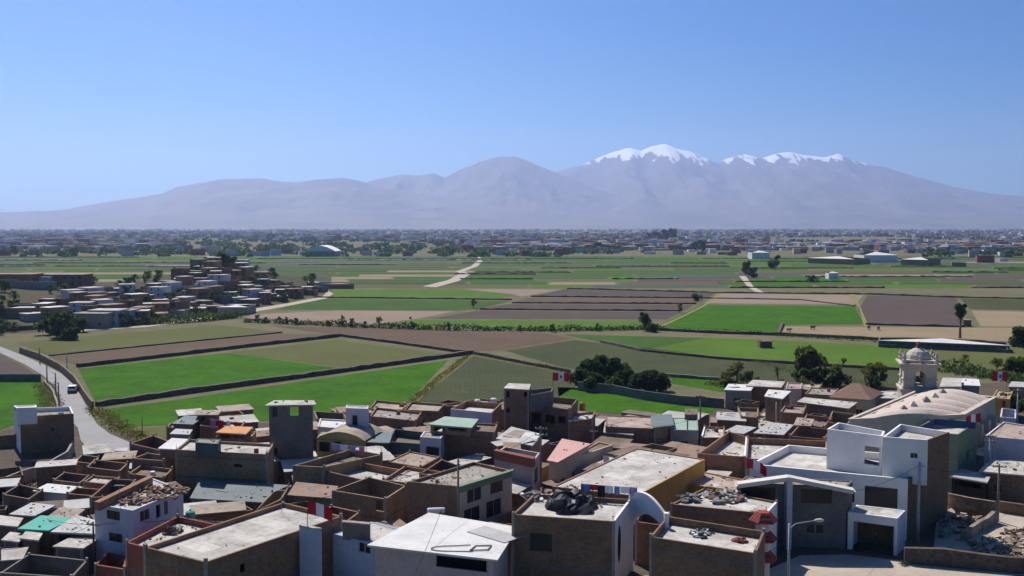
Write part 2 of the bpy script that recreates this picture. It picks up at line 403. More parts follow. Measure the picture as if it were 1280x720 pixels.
    if frame and wallm.startswith('brick') and n >= 3:
        o1 = inset(pts, -.03); i1 = inset(pts, .2)
        for i in range(n):
            e = (pts[(i + 1) % n] - pts[i]).normalized(); f = (pts[i - 1] - pts[i]).normalized()
            if (pts[(i + 1) % n] - pts[i]).length < 1.5 or (pts[i - 1] - pts[i]).length < 1.5: continue
            q = [o1[i], o1[i] + e * .26, o1[i] + e * .26 + f * .26, o1[i] + f * .26]
            if area(q) < 0: q.reverse()
            ct = zt + (rnd.uniform(.02, .35) if par > 0 else -.01); fm = MB(); fm.prism(q, z0, ct); cl = fm.build('column', 'cement', r)
            if par > 0 and h > 3.5 and c.y < 150 and rnd.random() < .6:
                rb = MB()
                for dx, dy in ((.05, .05), (-.05, .05), (.05, -.05)):
                    m_ = (o1[i] + e * .13 + f * .13); b0 = Vector((m_.x + dx, m_.y + dy, ct)); rb.tube([b0, b0 + Vector((rnd.uniform(-.06, .06), rnd.uniform(-.06, .06), rnd.uniform(.3, .8)))], [.014, .014], 4)
                rb.build('rebar', 'tin_rust', cl)
        if h - z0 > 4.2:
            nb = int((h - z0) / 2.8)
            for i in range(n):
                a_, b_ = o1[i], o1[(i + 1) % n]; e = (b_ - a_); L_ = e.length; e = e / L_ if L_ else e
                if L_ < 2.5 or i in em and not em[i].startswith('brick') or Vector((e.y, -e.x)).dot(-c) < 0: continue
                for k in range(1, nb + 1):
                    zz = z0 + k * 2.75
                    if zz > zt - .1 or any(x[2] < zz + .1 and x[3] > zz - .2 for x in holes[i]): continue
                    nn_ = Vector((e.y, -e.x)); qa, qb = a_ + e * .27, b_ - e * .27
                    bm_ = MB(); q = [qa + nn_ * -.02, qb + nn_ * -.02, qb - nn_ * .12, qa - nn_ * .12]
                    if area(q) < 0: q.reverse()
                    bm_.prism(q, zz - .2, zz); bm_.build('ring_beam', 'cement_dark', r)
    return r, pts
# ---------------------------------------------------------------- ground, roads, fields
def poly_px(name, px, m, z, kind='structure', z_of=None):
    mb = MB(); pts = [G(x, y, z) for x, y in px]
    if area([p.xy for p in pts]) < 0: pts.reverse()
    mb.face(pts); return tag(mb.build(name, m), kind=kind)
mb = MB(); mb.face([(-29500, -1400, 0), (29500, -1400, 0), (29500, 22900, 0), (-29500, 22900, 0)]); tag(mb.build('ground', 'ground'), kind='structure')
def dense(px, n=6):
    out = []
    for a, b in zip(px, px[1:]):
        for k in range(n): t = k / n; out.append((a[0] + (b[0] - a[0]) * t, a[1] + (b[1] - a[1]) * t))
    return out + [px[-1]]
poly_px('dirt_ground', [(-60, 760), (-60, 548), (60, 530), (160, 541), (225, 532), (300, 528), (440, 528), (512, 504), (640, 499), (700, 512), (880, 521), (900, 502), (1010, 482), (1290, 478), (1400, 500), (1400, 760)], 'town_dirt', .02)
FIELDS = [
 ('crop_bright', [(-40, 474), (50, 474), (56, 483), (62, 500), (60, 515), (-40, 551)]),
 ('soil_purple', [(-40, 441), (0, 443), (28, 457), (50, 472), (-40, 472)]),
 ('crop_bright', [(98, 461), (285, 441), (430, 461), (400, 464), (120, 503)]),
 ('crop_olive', [(289, 440), (420, 425), (553, 442), (434, 460)]),
 ('crop_bright', [(127, 512), (240, 497), (560, 450), (514, 498), (440, 524), (300, 526), (232, 530), (160, 533), (140, 526)]),
 ('crop_olive', [(164, 535), (232, 532), (300, 528), (300, 534), (220, 545), (175, 552)]),
 ('crop_dull', [(520, 502), (592, 445), (712, 467), (724, 480), (692, 500), (640, 503)]),
 ('crop_olive', [(20, 428), (275, 406), (350, 415), (60, 443)]),
 ('soil_brown', [(62, 446), (350, 417), (423, 419), (97, 456)]),
 ('soil_brown', [(337, 407), (680, 416), (716, 423), (628, 437), (570, 440), (428, 419)]),
 ('crop_mid', [(706, 418), (880, 422), (800, 438), (752, 428)]),
 ('crop_lime', [(882, 422), (940, 424), (1138, 434), (1128, 460), (990, 453), (802, 438)]),
 ('crop_olive', [(1141, 434), (1330, 434), (1330, 470), (1131, 461)]),
 ('crop_dull', [(632, 438), (718, 425), (990, 456), (1128, 463), (1122, 484), (900, 476), (716, 463)]),
 ('crop_bright', [(838, 469), (925, 477), (905, 490), (840, 479)]),
 ('crop_bright', [(697, 484), (728, 485), (905, 502), (885, 520), (770, 517), (700, 510)]),
 ('crop_lime', [(520, 400), (802, 401), (812, 405), (792, 413), (700, 412), (484, 405)]),
 ('crop_bright', [(815, 411), (878, 381), (1068, 383), (1080, 405), (980, 406), (971, 417)]),
 ('stubble', [(980, 408), (1300, 410), (1300, 428), (974, 418)]),
 ('stubble', [(1214, 388), (1330, 391), (1330, 409), (1226, 408)]),
 ('soil_purple', [(1085, 369), (1196, 372), (1206, 408), (1082, 405), (1072, 388)]),
 ('crop_dull', [(1200, 373), (1340, 375), (1340, 389), (1212, 386)]),
 ('stubble_pink', [(900, 367), (1080, 369), (1068, 381), (880, 379)]),
 ('soil_purple', [(708, 361), (896, 366), (882, 373), (664, 371)]),
 ('soil_brown', [(662, 372), (880, 374), (868, 380), (640, 378)]),
 ('soil_purple', [(636, 380), (866, 381), (856, 388), (600, 386)]),
 ('soil_purple', [(598, 388), (852, 390), (834, 399), (540, 398)]),
 ('stubble_pink', [(300, 394), (420, 388), (569, 389), (525, 398), (470, 405), (330, 404)]),
 ('crop_mid', [(345, 387), (395, 373), (640, 376), (598, 386), (570, 388)]),
 ('crop_lime', [(408, 362), (575, 362), (640, 368), (622, 374), (400, 371)]),
 ('stubble_pink', [(577, 361), (703, 362), (652, 371), (642, 368)]),
]
for m, px in FIELDS: poly_px('field', px, m, .06)
def hedge_line(px, h=1.2, wd=1.2, m='leaf_dark', name='hedgerow', label='', cat='hedge', group=None, z=0, dens=2.0, zf=None):
    """uneven hedge: leaf clumps spread along a line on the ground"""
    mb = MB(); pts = [G(x, y, 0) for x, y in px]
    for a, b in zip(pts, pts[1:]):
        L = (b - a).length; n = int(L * dens * 2.6)
        for k in range(n):
            p = a.lerp(b, rnd.random()); env = h * (.55 + .6 * noise.noise(p * .12) + .35 * rnd.random())
            c = p + Vector((rnd.uniform(-wd, wd) / 2, rnd.uniform(-wd, wd) / 2, rnd.random() * max(.1, env)))
            s = rnd.uniform(.14, .36) * min(1.5, max(.6, h / 1.5)); leaf(mb, c, s)
    o = mb.build(name, m); return tag(o, label, cat, group)
def leaf(mb, c, s):
    u = Vector((rnd.gauss(0, 1), rnd.gauss(0, 1), rnd.gauss(0, 1))).normalized(); v = u.orthogonal().normalized() * s; w_ = u.cross(v).normalized() * s * .7
    mb.face([c - v, c + w_, c + v, c - w_])
def wall_line(px, h, th, m, label, name='field_wall', cat='wall', group=None, rag=.25, z=0, lab_kind=None):
    h = h * .72 if 'stone' == m else h; pts = [G(x, y, 0) for x, y in px]; mb = MB(); fine = []
    for a, b in zip(pts, pts[1:]):
        n = max(1, int((b - a).length / 2.5)); fine += [a.lerp(b, k / n) for k in range(n)]
    fine.append(pts[-1]); n = len(fine); base = len(mb.v); hs = []
    for i, p in enumerate(fine):
        d = (fine[min(i + 1, n - 1)] - fine[max(i - 1, 0)]).normalized(); s = Vector((-d.y, d.x, 0)) * th / 2
        hh = h * (1 + rag * noise.noise(p * .35) + rag * .4 * rnd.uniform(-1, 1))
        mb.v += [p - s, p - s * .8 + Vector((0, 0, hh)), p + s * .8 + Vector((0, 0, hh)), p + s]
    for i in range(n - 1):
        q = base + i * 4
        for k in range(3): mb.f.append([q + k, q + k + 4, q + k + 5, q + k + 1]); mb.mi.append(0)
    mb.f.append([base, base + 1, base + 2, base + 3]); mb.mi.append(0); q = base + (n - 1) * 4; mb.f.append([q + 3, q + 2, q + 1, q]); mb.mi.append(0)
    return tag(mb.build(name, m), label, cat, group)
# far bands of fields to the edge of the distant town
edges = [360, 356, 352.5, 349, 346, 343, 340.5, 338, 335.5, 333.2, 331, 329, 327, 325.2, 323.5, 321.8, 320.2]
pal = ['crop_mid', 'crop_bright', 'soil_purple', 'crop_bright', 'crop_lime', 'soil_purple', 'crop_lime', 'crop_mid', 'crop_blue', 'soil_brown', 'crop_mid', 'crop_dull', 'stubble_pink', 'crop_blue', 'crop_olive']
hed = []
for i in range(len(edges) - 1):
    ya, yb = edges[i], edges[i + 1]; x = -60
    while x < 1340:
        wd = rnd.uniform(70, 260); x2 = x + wd; k = rnd.uniform(-6, 6)
        c = rnd.choice(pal)
        if x < 420 and yb > 335: c = rnd.choice(['crop_olive', 'crop_dull', 'crop_dull', 'stubble', 'crop_bright', 'crop_mid'])
        poly_px('field', [(x, ya - .25), (x2 - 1, ya - .25), (x2 - 3 + k, yb + .15), (x + 2 + k, yb + .15)], c, .06)
        if rnd.random() < .3: hed.append((x, x2, ya))
        x = x2
for x, x2, ya in hed:
    if ya > 336 and x < 400: continue
    wall_line([(x, ya), (x2, ya + rnd.uniform(-.2, .2))], 0.7, 1.2, 'leaf_dark', 'low dark hedgerow dividing the far strip fields', 'hedgerow', 'hedge', 'hedgerows between the far strip fields', .8)
# roads
def road_px(name, left, right, m, z):
    mb = MB(); L = [G(x, y, z) for x, y in dense(left, 4)]; Rr = [G(x, y, z) for x, y in dense(right, 4)]
    for i in range(len(L) - 1): mb.face([L[i + 1], Rr[i + 1], Rr[i], L[i]])
    return tag(mb.build(name, m), kind='structure')
road_px('road', [(-60, 428), (0, 441), (30, 455), (55, 470), (68, 483), (74, 496), (78, 510), (84, 522), (97, 534), (101, 550), (113, 566), (125, 576)],
        [(-60, 421), (0, 433), (28, 444), (55, 456), (77, 467), (92, 481), (102, 496), (110, 512), (121, 530), (137, 542), (163, 553), (172, 566)], 'road', .10)
road_px('road', [(60, 412), (180, 406), (250, 397), (310, 387), (360, 379), (402, 371), (408, 366), (396, 362), (360, 361)], [(60, 416), (180, 409), (250, 401), (312, 391), (362, 382), (408, 373), (417, 367), (404, 360), (360, 359)], 'dirt_pale', .10)
road_px('road', [(528, 358), (560, 350), (575, 342), (570, 339), (588, 333), (596, 327), (597, 321)], [(545, 359), (574, 351), (588, 343), (580, 339), (597, 333), (603, 327), (600, 321)], 'dirt_pale', .10)
road_px('path', [(512, 505), (540, 478), (568, 452), (580, 445)], [(519, 505), (548, 478), (578, 452), (590, 446)], 'verge', .10)
road_px('path', [(814, 412), (850, 396), (880, 381), (896, 368)], [(820, 412), (854, 396), (884, 381), (902, 368)], 'verge', .09)
road_px('path', [(924, 345), (934, 358), (944, 365)], [(932, 345), (942, 358), (956, 366)], 'dirt_pale', .10)
road_px('path', [(1060, 366), (1074, 385), (1080, 408)], [(1068, 366), (1076, 385), (1086, 408)], 'verge', .09)
road_px('street', [(925, 552), (935, 535), (948, 520), (968, 508)], [(985, 553), (1000, 534), (1010, 520), (1020, 508)], 'dirt_pale', .06)
road_px('street', [(-20, 760), (960, 712), (1000, 694), (1060, 693), (1130, 701), (1300, 724)], [(0, 800), (960, 800), (1000, 790), (1060, 790), (1130, 790), (1300, 790)], 'dirt_pale', .06)
# field walls
wall_line([(121, 508), (240, 491), (400, 469), (556, 447), (590, 442)], 1.5, 1.6, 'stone', 'long low stone wall running between the two bright green fields')
wall_line([(97, 459), (200, 447), (300, 435), (423, 421)], 1.4, 1.6, 'stone', 'dark stone wall above the upper bright green field')
wall_line([(62, 445), (200, 431), (352, 416)], .6, 1.2, 'stone', 'low earth bank between the tan field and the brown ploughed strip')
wall_line([(423, 420), (500, 430), (570, 440), (592, 442), (716, 466), (722, 482)], 1.1, 1.4, 'stone', 'crooked dark wall around the dull grey green field')
wall_line([(752, 428), (802, 439), (900, 449), (990, 455), (1128, 463)], 1.0, 1.4, 'stone', 'dark wall under the pale green field behind the belfry')
wall_line([(805, 412), (900, 417), (972, 419), (1098, 425)], 1.3, 1.6, 'stone', 'dark wall below the bright green field in the middle distance')
wall_line([(978, 406), (973, 418)], 1.2, 1.2, 'stone', 'short wall at the end of the straw coloured field')
wall_line([(880, 373), (1000, 375), (1068, 383)], .8, 1.2, 'stone', 'thin dark wall crossing the bright green field')
for px in ([(600, 387), (852, 389)], [(640, 379), (870, 380)], [(664, 371), (884, 373)], [(709, 361), (896, 366), (1085, 368), (1196, 372), (1300, 374)], [(1082, 406), (1206, 409)], [(392, 372), (640, 375)]):
    wall_line(px, .9, 1.4, 'stone', 'thin dark wall between the brown ploughed fields', 'field_wall', 'wall', 'dark walls between the ploughed fields', .5)
wall_line([(25, 441), (50, 450), (75, 463), (93, 479), (106, 499), (116, 512)], 1.7, .5, 'adobe', 'curving tan wall along the far side of the road by the green field', rag=.1)
wall_line([(-40, 478), (0, 477), (51, 477)], 1.8, .5, 'cement_dark', 'grey wall across the top of the small green field beside the road', rag=.05)
wall_line([(56, 480), (66, 492), (71, 506), (75, 520)], .9, .5, 'stone_pale', 'low pale stone wall along the near side of the road', rag=.4)
wall_line([(-30, 632), (0, 616), (30, 605), (60, 594), (84, 580), (91, 566)], 1.9, .4, 'cement', 'curving grey wall around the dusty yard by the brick house', 'yard_wall', rag=.08)
wall_line([(-40, 556), (0, 560), (34, 558)], 2.2, .4, 'brick_dark', 'dark wall beside the whitewashed house at the road', 'yard_wall', rag=.1)
wall_line([(722, 488), (765, 492), (805, 500), (850, 506), (905, 510)], 1.9, .4, 'cement_dark', 'long grey wall below the dark trees behind the town', 'yard_wall', rag=.08)
wall_line([(830, 470), (905, 476), (925, 480)], .7, .6, 'stone_pale', 'pale low wall past the dark trees', rag=.2)
# hedges and verges
hedge_line([(100, 405), (150, 408), (200, 405), (250, 402), (300, 397)], 4, 4, 'leaf_mid', 'hedge', 'tall bushy green hedge along the road under the hillside houses', 'hedge', dens=22)
hedge_line([(305, 403), (345, 404), (420, 408), (500, 411)], 2.2, 2.5, 'leaf_dark', 'hedge', 'broken dark hedge along the pinkish stubble field', 'hedge', dens=9)
hedge_line([(500, 411), (560, 413), (700, 414), (805, 412), (830, 413)], 2.2, 3, 'leaf_dark', 'hedge', 'long dark hedge under the lime green strip', 'hedge', dens=10)
hedge_line([(830, 413), (960, 419), (1100, 428)], 1.5, 2, 'leaf_dark', 'hedge', 'low hedge under the bright green field in mid valley', 'hedge', dens=6)
hedge_line([(592, 443), (650, 454), (716, 467)], 1.1, 1.4, 'leaf_dark', 'hedge', 'low dark hedge on the wall of the dull grey green field', 'hedge', dens=7)
hedge_line([(117, 512), (135, 525), (150, 536), (170, 545), (185, 552)], 1.2, 3.5, 'leaf_yellow', 'bush', 'yellowish weeds on the bank beside the road bend', 'bush', dens=16)
hedge_line([(512, 507), (548, 474), (585, 445)], .7, 1.8, 'leaf_yellow', 'grass', 'dry grass verge between the bright and dull fields', 'grass', dens=14)['kind'] = 'stuff'
hedge_line([(54, 480), (60, 495), (66, 512)], .8, 4, 'leaf_yellow', 'grass', 'dry yellow grass beside the road wall', 'grass', dens=20)['kind'] = 'stuff'
hedge_line([(1180, 463), (1230, 470), (1290, 480)], 2.5, 8, 'leaf_mid', 'bush', 'rough green bushes beyond the church', 'bush', dens=22)
hedge_line([(890, 480), (930, 488), (960, 487)], 1.5, 4, 'leaf_olive', 'bush', 'low olive bushes behind the tin roofs', 'bush', dens=20)
hedge_line([(950, 452), (1000, 468), (1120, 484)], .8, 6, 'leaf_olive', 'grass', 'rough grass below the field behind the church', 'grass', dens=8)['kind'] = 'stuff'
# ---------------------------------------------------------------- trees
def tree_mesh(h, rx, leafc, n=900, trunk=.35, dens=.6, s=.28, clumps=9, seed=1, tall=False, m='leaf_mid'):
    r_ = random.Random(seed); tr = MB(); cr = MB(); cb = h * trunk
    tr.tube([(0, 0, 0), (r_.uniform(-.2, .2), r_.uniform(-.2, .2), cb * .6), (r_.uniform(-.3, .3), r_.uniform(-.3, .3), h * .62)], [h * .035 + .06, h * .026 + .04, .05], 7)
    cl = []
    for k in range(clumps):
        a = r_.uniform(0, 6.28); q = r_.random() ** .5 * rx * .72; z = cb + (h - cb) * r_.uniform(.12, .92)
        lim = 1 - abs((z - cb) / (h - cb) - .45) * .9
        c = Vector((math.cos(a) * q * lim, math.sin(a) * q * lim, z)); rad = rx * r_.uniform(.28, .5) * max(.5, lim)
        cl.append((c, rad)); tr.tube([(0, 0, cb * r_.uniform(.6, 1)), c * .6 + Vector((0, 0, cb * .3)), c], [h * .015 + .02, .05, .02], 5)
    for k in range(n):
        c, rad = r_.choice(cl)
        d = Vector((r_.gauss(0, 1), r_.gauss(0, 1), r_.gauss(0, .8))).normalized() * rad * (r_.random() ** .4) * 1.05
        u = Vector((r_.gauss(0, 1), r_.gauss(0, 1), r_.gauss(0, 1))).normalized(); v = u.orthogonal().normalized() * s * r_.uniform(.6, 1.4); w2 = u.cross(v) * .7
        p = c + d; cr.face([p - v, p + w2, p + v, p - w2])
    return tr.mesh('trunk', [M['wood']]), cr.mesh('crown', [M[m]])
TM = {}
def tree(px, py, h, rx, m='leaf_mid', label='', z=0, name='tree', group=None, seed=1, trunk=.3, n=900, s=None, clumps=9, cat='tree', at=None, key=None):
    P = at or G(px, py, z); key = key or (m, seed, trunk, n, round(h / rx, 1), clumps)
    if key not in TM: TM[key] = (tree_mesh(h, rx, None, n, trunk, .6, s or max(.13, rx * .095), clumps, seed, m=m), h)
    (tm, cm), h0 = TM[key]; k = h / h0
    r = root(name, P, label, cat, group); r.scale = (k, k, k); r.rotation_euler.z = rnd.uniform(0, 6.28)
    for nm, me in (('trunk', tm), ('crown', cm)):
        o = bpy.data.objects.new(nm, me); C.objects.link(o); o.parent = r
    return r
dk = [(724, 484, 5.2, 3.4), (738, 478, 6.2, 3.8), (752, 474, 6.8, 4.2), (768, 476, 6.6, 4), (780, 484, 4.5, 3.4), (744, 488, 4.2, 3.6), (765, 489, 3.6, 3.2), (796, 489, 4.4, 3.4), (810, 489, 5.2, 3.6), (823, 489, 5.0, 3.2)]
dl = ['first by the path', 'second', 'tallest, in the middle of the cluster', 'behind the middle gap', 'low and round before the gap', 'low one in front, beside the flag', 'lowest one, in front of the gap', 'after the gap', 'second last', 'last, at the far end by the pale wall']
for i, (x, y, h, rr) in enumerate(dk):
    tree(x, y, h * .8, rr * .8 + .4, 'leaf_dark', f'dark tree behind the grey wall, {dl[i]}', name='dark_tree', group='dark trees behind the long grey wall', seed=i % 3 + 1, trunk=.12, n=2600, clumps=14)
tree(1012, 479, 8, 4.6, 'leaf_olive', 'largest open grey green tree behind the low roofs beside the belfry', seed=4, trunk=.25, n=1900, clumps=12)
tree(1004, 482, 3.8, 2.8, 'leaf_dark', 'dark bush at the foot of the largest open tree', seed=2, trunk=.1, n=1400, name='bush', cat='bush')
tree(1026, 483, 4, 3, 'leaf_dark', 'round dark bush between the two open trees', seed=3, trunk=.1, n=1400, name='bush', cat='bush')
tree(1047, 482, 6.5, 2.6, 'leaf_olive', 'slender tree with thin crown behind the tiled hip roof', seed=5, trunk=.45, n=700)
tree(1048, 485, 3.8, 2.8, 'leaf_dark', 'dark bush under the slender tree', seed=1, trunk=.1, n=1400, name='bush', cat='bush')
tree(1096, 483, 5.5, 2.9, 'leaf_olive', 'olive green tree between the hip roof and the belfry', seed=6, trunk=.2, n=1400)
tree(1091, 486, 3, 2.4, 'leaf_dark', 'small dark bush below the olive tree by the belfry', seed=2, trunk=.1, n=900, name='bush', cat='bush')
tree(1082, 478, 5, 1.9, 'leaf_brown', 'thin half bare tree near the belfry', seed=7, trunk=.3, n=260)
tree(921, 476, 4.6, 2.6, 'leaf_olive', 'thin pale tree behind the tin roofed sheds', seed=7, trunk=.3, n=500)
tree(908, 484, 3.2, 2.8, 'leaf_yellow', 'round yellow green bush behind the tin roofed sheds', seed=2, trunk=.1, n=1500, name='bush', cat='bush')
tree(935, 482, 3.2, 2.2, 'leaf_mid', 'small mid green tree near the white tin roofs', seed=3, trunk=.2, n=1000)
tree(972, 476, 3.4, 1.5, 'leaf_brown', 'tiny bare brownish tree behind the rooftops', seed=4, trunk=.3, n=200)
tree(805, 413, 6.2, 2.9, 'leaf_dark', 'lone round dark tree at the end of the long hedge', seed=1, trunk=.28, n=1800, clumps=12)
tree(817, 415, 2.8, 3, 'leaf_dark', 'low dark bush beside the lone round tree', seed=2, trunk=.1, n=900, name='bush', cat='bush')
tree(592, 386, 4.2, 1.7, 'leaf_dark', 'small lone tree on the boundary of the ploughed fields', seed=3, trunk=.35, n=700)
tree(849, 391, 4.4, 2, 'leaf_olive', 'small pale tree on the track beside the ploughed fields', seed=4, trunk=.15, n=700)
tree(871, 376, 3, 3.5, 'leaf_dark', 'low bush at the corner of the pinkish field', seed=2, trunk=.1, n=600, name='bush', cat='bush')
tree(516, 411, 4.6, 1.8, 'leaf_dark', 'small dark upright tree in the long hedge', seed=5, trunk=.1, n=900)
tree(474, 409, 4.2, 1.6, 'leaf_olive', 'small pale tree in the hedge by the stubble field', seed=6, trunk=.2, n=600)
tree(428, 408, 4.2, 1.6, 'leaf_mid', 'small green tree in the broken hedge', seed=1, trunk=.15, n=600)
tree(932, 344, 9.5, 5.6, 'leaf_dark', 'larger dark tree at the head of the pale track', seed=2, trunk=.2, n=1500, clumps=12)
tree(941, 347, 7, 5, 'leaf_dark', 'lower dark tree beside the pale track', seed=3, trunk=.1, n=1200)
tree(968, 337, 12.5, 6.6, 'leaf_dark', 'tall dark tree standing alone before the white sheds', seed=5, trunk=.15, n=1600, clumps=12)
tree(1016, 353, 4.5, 4, 'leaf_dark', 'low dark tree among the far strip fields', seed=1, trunk=.15, n=700)
tree(1200, 423, 11.5, 3.4, 'leaf_dark', 'tall eucalyptus with bare trunk beside the long white roofed shed', seed=9, trunk=.52, n=1500, clumps=10, name='eucalyptus_tree')
tree(1278, 434, 5.5, 5, 'leaf_mid', 'broad green tree at the end of the long white roofed shed', seed=3, trunk=.15, n=1800, clumps=12)
tree(1272, 470, 4.5, 3.2, 'leaf_mid', 'bushy green tree beyond the church at the frame edge', seed=6, trunk=.15, n=1500)
tree(1246, 462, 3, 2, 'leaf_olive', 'small olive tree beyond the church', seed=6, trunk=.2, n=500)
tree(1205, 457, 3, 1.6, 'leaf_olive', 'little thin tree in the rough field beyond the belfry', seed=4, trunk=.2, n=300)
tree(1262, 522, 4.4, 3, 'leaf_mid', 'leafy green tree beside the pink roof near the church', seed=3, trunk=.2, n=1500)
tree(76, 422, 8, 6, 'leaf_mid', 'big rounded green tree at the foot of the hillside', seed=2, trunk=.12, n=2600, clumps=14)
tree(62, 418, 5.5, 4.6, 'leaf_dark', 'dark tree beside the big rounded tree below the hillside', seed=1, trunk=.12, n=1600)
tree(90, 425, 3.5, 4.2, 'leaf_dark', 'dark low bush before the big rounded tree', seed=3, trunk=.1, n=1200, name='bush', cat='bush')
tree(104, 415, 4.6, 3.2, 'leaf_mid', 'bright bush between the big rounded tree and the hedge', seed=4, trunk=.1, n=1200, name='bush', cat='bush')
for i, (x, y) in enumerate([(322, 403), (331, 404), (349, 405), (358, 405), (369, 406), (410, 408), (440, 409), (455, 410), (560, 413), (650, 415), (690, 415), (747, 414)]):
    tree(x, y, rnd.uniform(2.2, 3.4), 1.5, 'leaf_dark', 'small round bush standing up from the dark valley hedge', name='bush', cat='bush', group='bushes in the valley hedges', seed=i % 3 + 1, trunk=.1, n=500, key=('vb', i % 3))
# ---------------------------------------------------------------- hill on the left
def toe(u):
    return lerp_tab([(-300, 315), (0, 330), (100, 342), (180, 364), (250, 398), (310, 428), (360, 468), (405, 522), (440, 560)], PX + u * F)
def lerp_tab(t, x):
    if x <= t[0][0]: return t[0][1]
    for (a, b), (c, d) in zip(t, t[1:]):
        if x <= c: return b + (d - b) * (x - a) / (c - a)
    return t[-1][1]
RID = [(-260, 9), (-60, 10), (0, 10.5), (60, 9), (120, 8), (190, 9), (240, 13), (270, 16), (300, 14), (330, 9), (370, 4.5), (410, 0), (420, 0)]
def hz(X, Y):
    u = X / max(Y, 1); px = PX + u * F; T = toe(u); r_ = lerp_tab(RID, px); t = (Y - T) / 120
    if t <= 0 or r_ <= 0: return 0
    f = t * t * (3 - 2 * t) if t < 1 else max(0, 1 - ((t - 1) / .9) ** 2) if t < 1.9 else 0
    return r_ * f + f * .8 * noise.noise(Vector((X, Y, 0)) * .05)
mb = MB(); nu, nY = 120, 70; base = 0
for i in range(nu + 1):
    u = -.78 + (.78 - .175) * i / nu
    for j in range(nY + 1):
        Y = toe(u) + 240 * j / nY; X = u * Y; mb.v.append(Vector((X, Y, hz(X, Y) + (.07 if 0 < j < nY and 0 < i < nu else -.2))))
for i in range(nu):
    for j in range(nY):
        a = i * (nY + 1) + j; mb.f.append([a, a + nY + 1, a + nY + 2, a + 1]); mb.mi.append(0)
D('hill_soil', (.075, .068, .042), (.038, .05, .022), (.13, .105, .075), s1=.05, s2=.5, bump=.5)
tag(mb.build('hill', 'hill_soil', smooth=True), kind='structure')
ORD = ['first', 'second', 'third', 'fourth', 'fifth', 'sixth', 'seventh', 'eighth', 'ninth', 'tenth', 'eleventh', 'twelfth', 'thirteenth', 'fourteenth', 'fifteenth', 'sixteenth', 'seventeenth', 'eighteenth', 'nineteenth', 'twentieth', 'twenty-first', 'twenty-second', 'twenty-third', 'twenty-fourth'] + [f'{t}-{o}' for t in ('twenty', 'thirty', 'forty') for o in ('first', 'second', 'third', 'fourth', 'fifth', 'sixth', 'seventh', 'eighth', 'ninth') if not (t == 'twenty' and o in ('first', 'second', 'third', 'fourth'))]
def small_house(wm, rm, fl, wd, dp, rr):
    r = root('hillside_house', (0, 0, 0), 'x', 'house'); h = 2.35 * fl
    pts = [Vector((-wd / 2, -dp / 2)), Vector((wd / 2, -dp / 2)), Vector((wd / 2, dp / 2)), Vector((-wd / 2, dp / 2))]; ins = inset(pts, .2)
    mb = MB(); par = rr.choice([0, 0, .4]); zt = h + par; hl = []
    for f in range(fl):
        k = max(2, int(wd / 2.6))
        for j in range(k):
            s = (j + .5) * wd / k
            hl.append((s - .4, s + .4, .0 if (f == 0 and j == 1) else f * 2.35 + .85, f * 2.35 + 1.85))
    for i in range(4): wall(mb, pts[i], pts[(i + 1) % 4], ins[i], ins[(i + 1) % 4], -3, zt, hl if i == 0 else ())
    mb.build('wall', wm, r)
    m2 = MB(); m2.prism(ins, h - .2, h) if par else m2.prism(inset(pts, -.3), h + .003, h + .16); m2.build('roof', rm, r)
    for a, b, c, d in hl:
        g = MB(); g.face([(-wd / 2 + a, -dp / 2 + .1, c), (-wd / 2 + b, -dp / 2 + .1, c), (-wd / 2 + b, -dp / 2 + .1, d), (-wd / 2 + a, -dp / 2 + .1, d)])
        g.build('door' if c == 0 else 'window', 'door' if c == 0 else 'glass', r)
    return r
cols = [('brick', 'brick'), ('cement_dark', 'dark grey'), ('brick_dark', 'dark brick'), ('brick', 'brick'), ('brick_tan', 'tan brick'), ('pinkwall', 'pale pink'), ('cement', 'grey'), ('teal', 'teal'), ('brick_tan', 'tan brick'), ('cement_dark', 'dark grey'), ('brick', 'brick'), ('brick_dark', 'dark brick'), ('lavender', 'lavender'), ('adobe', 'mud brick')]
rfs = [('roof_pale', 'pale'), ('roof', 'grey'), ('tin_white', 'white'), ('roof_pale', 'pale'), ('tin_rust', 'rusty'), ('tin', 'tin')]
HP = []
hr = random.Random(3)
for k in range(18):
    wm, wn = cols[k % len(cols)]; rm, rn = rfs[k % 6]; fl = 1 if k % 4 else 2
    s = small_house(wm, rm, fl, hr.uniform(4.5, 8), hr.uniform(5, 8), hr); s.scale = (1, 1, 1); HP.append([s, family(s), wn, rn, fl, False])
n_hill = 0
for row in range(11):
    t = 7 + row * 10.8; us = []; u = ((175, 60, 40, 30, 30, 60, 90, 110, 190, 235, 250)[row] - PX) / F
    uend = ((270, 400, 408, 400, 385, 370, 352, 338, 326, 315, 305)[row] - PX) / F
    idx = 0
    while u < uend:
        Y = toe(u) + t + hr.uniform(-3, 3); X = u * Y
        u += hr.uniform(5.6, 8.6) / Y
        if hr.random() < .08 or (PX + u * F < 165 and row == 1) : continue
        P = hr.choice(HP); s, fam, wn, rn, fl, used = P
        loc = (X, Y, hz(X, Y) + .1); rz = hr.uniform(-.7, .5) - .1; idx += 1; n_hill += 1
        lab = f'{"two-storey" if fl == 2 else "one-storey"} {wn} hillside house, {rn} roof, {ORD[min(idx - 1, len(ORD) - 1)]} from the left, {ORD[row]} row uphill'
        if not used:
            P[5] = True; s.location = loc; s.rotation_euler = (0, 0, rz); s['label'] = lab; s['group'] = 'houses on the hillside'
        else: dup(s, loc, rz, (hr.uniform(.85, 1.15), hr.uniform(.85, 1.1), hr.uniform(.9, 1.1)), lab, 'houses on the hillside', fam)
